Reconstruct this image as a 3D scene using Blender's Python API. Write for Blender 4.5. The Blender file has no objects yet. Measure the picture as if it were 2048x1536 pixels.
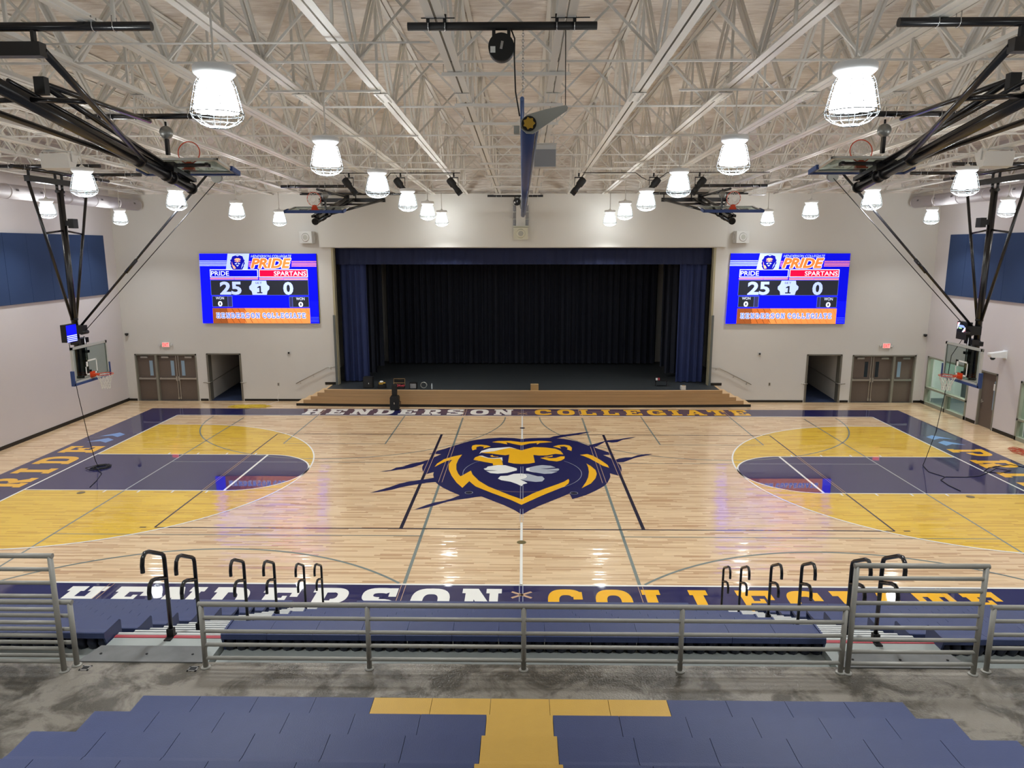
import bpy, bmesh, math, random
from mathutils import Vector, Matrix
random.seed(7)
PI = math.pi
SC = bpy.context.scene
COL = SC.collection
# ------------------------------------------------------------------ camera, world, exposure
cd = bpy.data.cameras.new('camera'); cam = bpy.data.objects.new('camera', cd); COL.objects.link(cam)
cd.sensor_width = 36.0; cd.lens = 1449.89 / 2048 * 36; cd.clip_start = 0.05; cd.clip_end = 200
_R = Vector((0.9998835, 0.0152519, -0.0005936)); _U = Vector((-0.0022445, 0.1853905, 0.9826624)); _F = _R.cross(_U)
cam.matrix_world = Matrix(((_R.x, _U.x, _F.x, 0.0177), (_R.y, _U.y, _F.y, -21.5376), (_R.z, _U.z, _F.z, 6.8482), (0, 0, 0, 1)))
SC.camera = cam
w = bpy.data.worlds.new('world'); SC.world = w; w.use_nodes = True
w.node_tree.nodes['Background'].inputs[0].default_value = (0.02, 0.02, 0.02, 1)
SC.view_settings.view_transform = 'Standard'; SC.view_settings.look = 'None'
SC.view_settings.exposure = 0.75; SC.view_settings.gamma = 1.0; SC.view_settings.use_curve_mapping = False
SC.cycles.max_bounces = 8; SC.cycles.diffuse_bounces = 5; SC.cycles.glossy_bounces = 3; SC.cycles.transparent_max_bounces = 12
SC.cycles.use_denoising = True; SC.cycles.sample_clamp_indirect = 6.0
LAMP_POWER = 18.0        # radiance of every lamp bowl; the lamps and screens are the only light
SCREEN = 0.595       # 2 ** -exposure, so the screens keep their colours

# ------------------------------------------------------------------ colour and materials
def lin(h):
    if isinstance(h, str):
        h = tuple(int(h[i:i + 2], 16) for i in (0, 2, 4))
    return tuple(((c / 255) / 12.92 if c / 255 <= 0.04045 else ((c / 255 + 0.055) / 1.055) ** 2.4) for c in h) + (1.0,)
MATS = {}
def mat(name, col, rough=0.5, stretch=None, *, metal=0.0, emit=0.0, coat=0.0, coat_rough=0.03, noise=0.0, nscale=8.0, spec=0.5, bump=0.0, bscale=40.0):
    if name in MATS: return MATS[name]
    m = bpy.data.materials.new(name); m.use_nodes = True; nt = m.node_tree; b = nt.nodes['Principled BSDF']
    c = lin(col) if not isinstance(col, tuple) or len(col) == 3 else col
    b.inputs['Base Color'].default_value = c; b.inputs['Roughness'].default_value = rough; b.inputs['Metallic'].default_value = metal
    b.inputs['Coat Weight'].default_value = coat; b.inputs['Coat Roughness'].default_value = coat_rough
    b.inputs['Specular IOR Level'].default_value = spec
    if emit: b.inputs['Emission Color'].default_value = c; b.inputs['Emission Strength'].default_value = emit; b.inputs['Specular IOR Level'].default_value = 0.1
    if noise or bump:
        tc = nt.nodes.new('ShaderNodeTexCoord'); n = nt.nodes.new('ShaderNodeTexNoise'); n.inputs['Scale'].default_value = nscale; n.inputs['Detail'].default_value = 4
        nt.links.new(tc.outputs['Object'], n.inputs['Vector'])
        if stretch:
            mp = nt.nodes.new('ShaderNodeMapping'); mp.inputs['Scale'].default_value = stretch; nt.links.new(tc.outputs['Object'], mp.inputs[0]); nt.links.new(mp.outputs[0], n.inputs['Vector'])
    if noise:
        mx = nt.nodes.new('ShaderNodeMix'); mx.data_type = 'RGBA'
        mx.inputs[6].default_value = tuple(max(0, x * (1 - noise)) for x in c[:3]) + (1,)
        mx.inputs[7].default_value = tuple(min(1, x * (1 + noise)) for x in c[:3]) + (1,)
        nt.links.new(n.outputs['Fac'], mx.inputs[0]); nt.links.new(mx.outputs[2], b.inputs['Base Color'])
    if bump:
        n2 = nt.nodes.new('ShaderNodeTexNoise'); n2.inputs['Scale'].default_value = bscale
        nt.links.new(tc.outputs['Object'], n2.inputs['Vector'])
        bp = nt.nodes.new('ShaderNodeBump'); bp.inputs['Strength'].default_value = bump; bp.inputs['Distance'].default_value = 0.01
        nt.links.new(n2.outputs['Fac'], bp.inputs['Height']); nt.links.new(bp.outputs['Normal'], b.inputs['Normal'])
    MATS[name] = m; return m
def math_(nt, op, a, b=None, c=None):
    n = nt.nodes.new('ShaderNodeMath'); n.operation = op
    for i, v in enumerate((a, b, c)):
        if v is None: continue
        if isinstance(v, (int, float)): n.inputs[i].default_value = v
        else: nt.links.new(v, n.inputs[i])
    return n.outputs[0]
def floor_mat(name, light, dark, stain=None, tilt=0.016, coatr=0.045, opaque=False):
    """maple strip floor: strips run along X, every strip its own tone and a hair of its own tilt under the varnish"""
    m = bpy.data.materials.new(name); m.use_nodes = True; nt = m.node_tree; b = nt.nodes['Principled BSDF']
    g = nt.nodes.new('ShaderNodeNewGeometry'); sp = nt.nodes.new('ShaderNodeSeparateXYZ'); nt.links.new(g.outputs['Position'], sp.inputs[0])
    row = math_(nt, 'FLOOR', math_(nt, 'DIVIDE', sp.outputs['Y'], 0.057))
    w1 = nt.nodes.new('ShaderNodeTexWhiteNoise'); w1.noise_dimensions = '1D'; nt.links.new(row, w1.inputs['W'])
    xs = math_(nt, 'ADD', math_(nt, 'DIVIDE', sp.outputs['X'], math_(nt, 'MULTIPLY_ADD', w1.outputs['Value'], 0.7, 0.55)), math_(nt, 'MULTIPLY', w1.outputs['Value'], 37.0))
    xi = math_(nt, 'FLOOR', xs)
    cb = nt.nodes.new('ShaderNodeCombineXYZ'); nt.links.new(row, cb.inputs[0]); nt.links.new(xi, cb.inputs[1])
    w2 = nt.nodes.new('ShaderNodeTexWhiteNoise'); w2.noise_dimensions = '2D'; nt.links.new(cb.outputs[0], w2.inputs['Vector'])
    if not opaque:
        mp = nt.nodes.new('ShaderNodeMapping'); mp.inputs['Scale'].default_value = (1.5, 26, 1); nt.links.new(g.outputs['Position'], mp.inputs[0])
        gn = nt.nodes.new('ShaderNodeTexNoise'); gn.inputs['Scale'].default_value = 1.0; gn.inputs['Detail'].default_value = 5; nt.links.new(mp.outputs[0], gn.inputs['Vector'])
        f = math_(nt, 'ADD', math_(nt, 'MULTIPLY', math_(nt, 'POWER', w2.outputs['Value'], 2.2), 0.85), math_(nt, 'MULTIPLY_ADD', gn.outputs['Fac'], 0.7, -0.3))
        mx = nt.nodes.new('ShaderNodeMix'); mx.data_type = 'RGBA'; mx.inputs[6].default_value = lin(light); mx.inputs[7].default_value = lin(dark)
        nt.links.new(f, mx.inputs[0]); nt.links.new(mx.outputs[2], b.inputs['Base Color'])
    else:
        b.inputs['Base Color'].default_value = lin(light)
    b.inputs['Roughness'].default_value = 0.45; b.inputs['Specular IOR Level'].default_value = 0.2
    b.inputs['Coat Weight'].default_value = 1.0; b.inputs['Coat Roughness'].default_value = coatr; b.inputs['Coat IOR'].default_value = 1.5
    # tilt of each strip
    nrm = nt.nodes.new('ShaderNodeCombineXYZ')
    sc = nt.nodes.new('ShaderNodeSeparateColor'); nt.links.new(w2.outputs['Color'], sc.inputs[0])
    nt.links.new(math_(nt, 'MULTIPLY', math_(nt, 'SUBTRACT', sc.outputs[1], 0.5), tilt), nrm.inputs[1])
    nt.links.new(math_(nt, 'MULTIPLY', math_(nt, 'SUBTRACT', sc.outputs[2], 0.5), tilt * 0.25), nrm.inputs[0]); nrm.inputs[2].default_value = 1.0
    vn = nt.nodes.new('ShaderNodeVectorMath'); vn.operation = 'NORMALIZE'; nt.links.new(nrm.outputs[0], vn.inputs[0])
    nt.links.new(vn.outputs[0], b.inputs['Coat Normal'])
    MATS[name] = m; return m

M_WOOD = floor_mat('maple', 'e6caa2', 'b58d66', tilt=0.09, coatr=0.1)
M_YELLOW = floor_mat('maple_yellow_stain', 'e6be3c', 'c89a22', tilt=0.07, coatr=0.09)
M_NAVY = floor_mat('floor_paint_navy', '1a1a50', '1a1a50', tilt=0.002, coatr=0.015, opaque=True)
M_GOLD = floor_mat('floor_paint_gold', 'f5b81c', 'f5b81c', tilt=0.002, coatr=0.03, opaque=True)
M_WHITE = floor_mat('floor_paint_white', 'f0f0ea', 'f0f0ea', tilt=0.002, coatr=0.03, opaque=True)
M_LGREY = floor_mat('floor_paint_light_grey', 'b4bac4', 'b4bac4', tilt=0.002, coatr=0.03, opaque=True)
M_LINEG = floor_mat('floor_line_grey', '74807c', '74807c', tilt=0.002, coatr=0.03, opaque=True)
M_LINEN = floor_mat('floor_line_navy', '1c1830', '1c1830', tilt=0.002, coatr=0.03, opaque=True)
M_LBLUE = floor_mat('floor_paint_sky', '6c9ad8', '6c9ad8', tilt=0.002, coatr=0.03, opaque=True)
M_TAN = floor_mat('floor_bare_strip', 'c8a486', 'c8a486', tilt=0.002, coatr=0.03, opaque=True)

M_WALL = mat('wall_paint', 'cfccc6', 0.7, bump=0.06, bscale=60, noise=0.02, nscale=1.5)
M_WALLS = mat('side_wall_paint', 'cfcaca', 0.7, bump=0.06, bscale=60, noise=0.02, nscale=1.5)
M_BULK = mat('bulkhead_paint', 'd2d0ca', 0.7)
M_BASE = mat('black_rubber_base', '15130f', 0.45)
M_STEELW = mat('white_painted_steel', 'dedcd6', 0.45)
M_STEELG = mat('grey_steel', 'a9aca6', 0.4, metal=0.3)
M_DUCT = mat('duct_paint', 'c4bfc2', 0.5)
M_BLACK = mat('black_powder_coat', '17171a', 0.22, spec=0.6)
M_BLACKM = mat('matt_black', '0e0f11', 0.6)
M_CHROME = mat('zinc_plate', 'c9ccd0', 0.25, metal=1.0)
M_PANEL = mat('acoustic_fabric_blue', '263c62', 0.95, noise=0.06, nscale=30)
M_RAIL = mat('rail_paint_grey', '9c9a92', 0.4, noise=0.04, nscale=20)
M_SEAT = mat('seat_plastic_blue', '37426a', 0.45, noise=0.07, nscale=9, bump=0.15, bscale=120)
M_SEATY = mat('seat_plastic_yellow', 'c8a04a', 0.42, noise=0.05, nscale=9, bump=0.15, bscale=120)
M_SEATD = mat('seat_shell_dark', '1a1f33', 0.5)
M_DECK = mat('galvanized_deck', '9fa5a2', 0.4, noise=0.15, nscale=3)
M_ALU = mat('aluminium_nosing', 'd4d5d3', 0.35)
M_RED = mat('red_stripe', 'a8404a', 0.5)
M_NVY = mat('curtain_navy', '222f5c', 0.85, noise=0.12, nscale=3)
M_VAL = mat('valance_navy', '151f42', 0.85, noise=0.12, nscale=3)
M_BLKC = mat('curtain_black', '1d2230', 0.85, noise=0.2, nscale=3)
M_STAGE = mat('stage_floor_black', '313537', 0.5, noise=0.12, nscale=4)
M_OAK = mat('stage_front_oak', 'ab8a62', 0.45, (0.3, 1, 25), noise=0.2, nscale=1.0)
M_OAKL = mat('stair_nosing_oak', 'd3b184', 0.45)
M_DOOR = mat('door_veneer', '63574e', 0.45, noise=0.1, nscale=14)
M_FRAME = mat('door_frame_grey', '7f7c70', 0.45)
M_WFR = mat('window_frame_olive', '8d9080', 0.45)
M_CARPET = mat('blue_carpet', '1c2a48', 0.95)
M_STEELB = mat('brushed_steel', 'b6b3ab', 0.3, metal=0.8)
M_ORANGE = mat('rim_orange', 'cf4416', 0.35)
M_NET = mat('net_cord', 'e8e6e0', 0.8)
M_PAD = mat('board_padding_blue', '28427c', 0.6)
M_BFR = mat('board_frame_white', 'c9ccc9', 0.35, metal=0.3)
M_WLINE = mat('board_line_white', 'e9ebe8', 0.5)
M_SPK = mat('speaker_paint', 'c8c7c3', 0.6)
M_GRILLE = mat('speaker_grille', '8e9094', 0.7)
M_ROLL = mat('divider_vinyl_blue', '2c4277', 0.35)
M_ROLLM = mat('divider_mesh_blue', '56709f', 0.5)
M_BRASS = mat('yellow_gear', 'b8922e', 0.4)
M_YCORD = mat('yellow_cord', 'c9ac2a', 0.6)
M_OCORD = mat('orange_cord', 'b0482a', 0.6)
M_CARD = mat('cardboard', 'a98b5e', 0.8)
M_LAMPB = mat('lamp_housing_white', 'e8ebec', 0.4)
M_GLASSD = mat('door_glass_dark', '1d2a30', 0.1)
M_GLASSL = mat('door_glass_lit_tint', '8ba3b5', 0.15)  # paler pane colour stands in for light behind the glass; it does not glow
M_SIGNW = mat('sign_housing', 'd8d8d4', 0.5)
M_LAMP = mat('lamp_glass_lit', (0.97, 1.0, 1.0, 1.0), 0.4, emit=LAMP_POWER)
M_EXIT = mat('exit_sign_lit', 'ff9a94', 0.4, emit=0.6)
M_EXITT = mat('exit_letters_lit', 'e01020', 0.4, emit=0.6)
def em(h, k=1.0): return mat('screen_' + h + ('_%d' % int(k * 10) if k != 1 else ''), h, 0.5, emit=SCREEN * k)
def glass(name, tint, mixf):
    m = bpy.data.materials.new(name); m.use_nodes = True; nt = m.node_tree; nt.nodes.remove(nt.nodes['Principled BSDF'])
    t = nt.nodes.new('ShaderNodeBsdfTransparent'); t.inputs[0].default_value = lin(tint)
    g = nt.nodes.new('ShaderNodeBsdfGlossy'); g.inputs['Roughness'].default_value = 0.03
    fr = nt.nodes.new('ShaderNodeLayerWeight'); fr.inputs['Blend'].default_value = 0.5
    ad = math_(nt, 'MULTIPLY_ADD', math_(nt, 'POWER', fr.outputs['Facing'], 4.0), 0.45, mixf)
    mx = nt.nodes.new('ShaderNodeMixShader'); nt.links.new(ad, mx.inputs[0]); nt.links.new(t.outputs[0], mx.inputs[1]); nt.links.new(g.outputs[0], mx.inputs[2])
    nt.links.new(mx.outputs[0], nt.nodes['Material Output'].inputs[0]); MATS[name] = m; return m
M_BGLASS = glass('backboard_glass', 'dfe8e4', 0.02)
M_WGLASS = glass('window_glass', 'e6eeea', 0.04)
def foam_mat():
    m = bpy.data.materials.new('sprayed_foam'); m.use_nodes = True; nt = m.node_tree; b = nt.nodes['Principled BSDF']
    g = nt.nodes.new('ShaderNodeNewGeometry')
    mp = nt.nodes.new('ShaderNodeMapping'); mp.inputs['Scale'].default_value = (1.3, 6.0, 6.0); nt.links.new(g.outputs['Position'], mp.inputs[0])
    n = nt.nodes.new('ShaderNodeTexNoise'); n.inputs['Scale'].default_value = 1.0; n.inputs['Detail'].default_value = 4; n.inputs['Distortion'].default_value = 1.6
    nt.links.new(mp.outputs[0], n.inputs['Vector'])
    n2 = nt.nodes.new('ShaderNodeTexNoise'); n2.inputs['Scale'].default_value = 0.9; n2.inputs['Detail'].default_value = 3; nt.links.new(g.outputs['Position'], n2.inputs['Vector'])
    f = math_(nt, 'ADD', math_(nt, 'MULTIPLY', n.outputs['Fac'], 0.6), math_(nt, 'MULTIPLY', n2.outputs['Fac'], 0.65))
    cr = nt.nodes.new('ShaderNodeValToRGB'); cr.color_ramp.elements[0].position = 0.38; cr.color_ramp.elements[0].color = lin('c4b8ad')
    cr.color_ramp.elements[1].position = 0.72; cr.color_ramp.elements[1].color = lin('f2eee9')
    nt.links.new(f, cr.inputs[0]); nt.links.new(cr.outputs[0], b.inputs['Base Color'])
    bp = nt.nodes.new('ShaderNodeBump'); bp.inputs['Strength'].default_value = 0.7; bp.inputs['Distance'].default_value = 0.12
    nt.links.new(n.outputs['Fac'], bp.inputs['Height']); nt.links.new(bp.outputs['Normal'], b.inputs['Normal'])
    b.inputs['Roughness'].default_value = 0.9; MATS['foam'] = m; return m
M_FOAM = foam_mat()
def concrete_mat():
    m = bpy.data.materials.new('sealed_concrete'); m.use_nodes = True; nt = m.node_tree; b = nt.nodes['Principled BSDF']
    g = nt.nodes.new('ShaderNodeNewGeometry')
    n = nt.nodes.new('ShaderNodeTexNoise'); n.inputs['Scale'].default_value = 2.6; n.inputs['Detail'].default_value = 9; n.inputs['Roughness'].default_value = 0.65; n.inputs['Distortion'].default_value = 0.5
    nt.links.new(g.outputs['Position'], n.inputs['Vector'])
    cr = nt.nodes.new('ShaderNodeValToRGB'); e = cr.color_ramp.elements
    e[0].position = 0.43; e[0].color = lin('504c44'); e[1].position = 0.56; e[1].color = lin('857f75')
    nt.links.new(n.outputs['Fac'], cr.inputs[0]); nt.links.new(cr.outputs[0], b.inputs['Base Color'])
    v = nt.nodes.new('ShaderNodeTexNoise'); v.inputs['Scale'].default_value = 55; v.inputs['Detail'].default_value = 2; nt.links.new(g.outputs['Position'], v.inputs['Vector'])
    bp = nt.nodes.new('ShaderNodeBump'); bp.inputs['Strength'].default_value = 0.28; bp.inputs['Distance'].default_value = 0.02
    nt.links.new(v.outputs['Fac'], bp.inputs['Height']); nt.links.new(bp.outputs['Normal'], b.inputs['Normal'])
    b.inputs['Roughness'].default_value = 0.22; b.inputs['Specular IOR Level'].default_value = 0.6
    MATS['concrete'] = m; return m
M_CONC = concrete_mat()

# ------------------------------------------------------------------ mesh builder
class MB:
    def __init__(s): s.v = []; s.f = []; s.m = []; s.mats = []; s.mi = 0; s.smooth = []
    def use(s, m):
        if m not in s.mats: s.mats.append(m)
        s.mi = s.mats.index(m); return s
    def face(s, idx, sm=False): s.f.append(idx); s.m.append(s.mi); s.smooth.append(sm)
    def box(s, x0, x1, y0, y1, z0, z1, M=None):
        b = len(s.v); P = [Vector((x, y, z)) for z in (z0, z1) for y in (y0, y1) for x in (x0, x1)]
        if M is not None: P = [M @ p for p in P]
        s.v += [tuple(p) for p in P]
        for q in ((0, 2, 3, 1), (4, 5, 7, 6), (0, 1, 5, 4), (2, 6, 7, 3), (0, 4, 6, 2), (1, 3, 7, 5)): s.face([b + i for i in q])
        return s
    def bar(s, p, q, wd, hd=None, up=(0, 0, 1)):
        """square bar from p to q"""
        hd = hd or wd; p = Vector(p); q = Vector(q); d = (q - p); L = d.length; d.normalize(); u = Vector(up)
        if abs(d.dot(u)) > 0.99: u = Vector((0, 1, 0))
        a = d.cross(u).normalized(); c = a.cross(d)
        M = Matrix((a, d, c)).transposed().to_4x4(); M.translation = p
        return s.box(-wd / 2, wd / 2, 0, L, -hd / 2, hd / 2, M)
    def tube(s, pts, r, n=10, cap=True, closed=False):
        P = [Vector(p) for p in pts]; b = len(s.v); N = len(P); a = None
        for i, p in enumerate(P):
            if closed: t = (P[(i + 1) % N] - P[i - 1]).normalized()
            else: t = (P[min(i + 1, N - 1)] - P[max(i - 1, 0)]).normalized()
            if a is None:
                u = Vector((0, 0, 1)) if abs(t.z) < 0.9 else Vector((0, 1, 0)); a = t.cross(u).normalized()
            else: a = (a - t * a.dot(t)).normalized()
            c = t.cross(a); rr = r[i] if isinstance(r, (list, tuple)) else r
            for k in range(n):
                th = 2 * PI * k / n; s.v.append(tuple(p + (a * math.cos(th) + c * math.sin(th)) * rr))
        for i in range(N if closed else N - 1):
            for k in range(n):
                j = (i + 1) % N; s.face([b + i * n + k, b + i * n + (k + 1) % n, b + j * n + (k + 1) % n, b + j * n + k], True)
        if cap and not closed:
            s.face([b + k for k in range(n)][::-1]); s.face([b + (N - 1) * n + k for k in range(n)])
        return s
    def lathe(s, prof, n=20, c=(0, 0, 0), M=None):
        b = len(s.v)
        for r, z in prof:
            for k in range(n):
                p = Vector((c[0] + r * math.cos(2 * PI * k / n), c[1] + r * math.sin(2 * PI * k / n), c[2] + z))
                s.v.append(tuple(M @ p if M is not None else p))
        for i in range(len(prof) - 1):
            for k in range(n): s.face([b + i * n + k, b + i * n + (k + 1) % n, b + (i + 1) * n + (k + 1) % n, b + (i + 1) * n + k], True)
        s.face([b + k for k in range(n)][::-1]); s.face([b + (len(prof) - 1) * n + k for k in range(n)])
        return s
    def poly(s, pts, z=None, M=None):
        b = len(s.v)
        for p in pts:
            p = Vector((p[0], p[1], z)) if z is not None else Vector(p)
            s.v.append(tuple(M @ p if M is not None else p))
        s.face([b + i for i in range(len(pts))]); return s
    def prism(s, pts, z0, z1, M=None):
        s.poly(pts[::-1], z0, M); s.poly(pts, z1, M); n = len(pts); b = len(s.v)
        for z in (z0, z1):
            for p in pts:
                q = Vector((p[0], p[1], z)); s.v.append(tuple(M @ q if M is not None else q))
        for i in range(n): s.face([b + i, b + (i + 1) % n, b + n + (i + 1) % n, b + n + i])
        return s
    def strip(s, A, B, z=None, M=None):
        for i in range(len(A) - 1): s.poly([A[i], A[i + 1], B[i + 1], B[i]], z, M)
        return s
    def build(s, name, m=None, parent=None, loc=None):
        me = bpy.data.meshes.new(name); me.from_pydata(s.v, [], s.f)
        if m is not None and not s.mats: s.mats = [m]
        for k in s.mats: me.materials.append(k)
        me.polygons.foreach_set('material_index', s.m); me.polygons.foreach_set('use_smooth', s.smooth); me.update()
        o = bpy.data.objects.new(name, me); COL.objects.link(o)
        if parent is not None: o.parent = parent
        if loc is not None: o.location = loc
        return o
def clean(o):
    """triangulate concave outlines"""
    bm = bmesh.new(); bm.from_mesh(o.data); fs = [f for f in bm.faces if len(f.verts) > 4]
    for f in fs:
        f.normal_update()
    bmesh.ops.triangulate(bm, faces=fs, ngon_method='EAR_CLIP'); bm.to_mesh(o.data); bm.free(); return o
def thing(name, label, cat, loc=(0, 0, 0), rz=0.0, group=None):
    o = bpy.data.objects.new(name, None); COL.objects.link(o); o.location = loc; o.rotation_euler = (0, 0, rz); o.empty_display_size = 0.1
    return tag(o, label, cat, group)
def tag(o, label, cat, group=None):
    o['label'] = label; o['category'] = cat
    if group: o['group'] = group
    return o
def struct(o): o['kind'] = 'structure'; return o
def copy_tree(o, parent=None):
    c = o.copy(); COL.objects.link(c)
    if parent is not None: c.parent = parent
    for ch in tuple(o.children): copy_tree(ch, c)
    return c
def dup(o, loc, label, group=None, rz=None):
    c = copy_tree(o); c.location = loc; c['label'] = label
    if rz is not None: c.rotation_euler = (0, 0, rz)
    if group: c['group'] = group
    return c
ORD = ['first', 'second', 'third', 'fourth', 'fifth', 'sixth', 'seventh', 'eighth', 'ninth', 'tenth', 'eleventh', 'twelfth', 'thirteenth']
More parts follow.
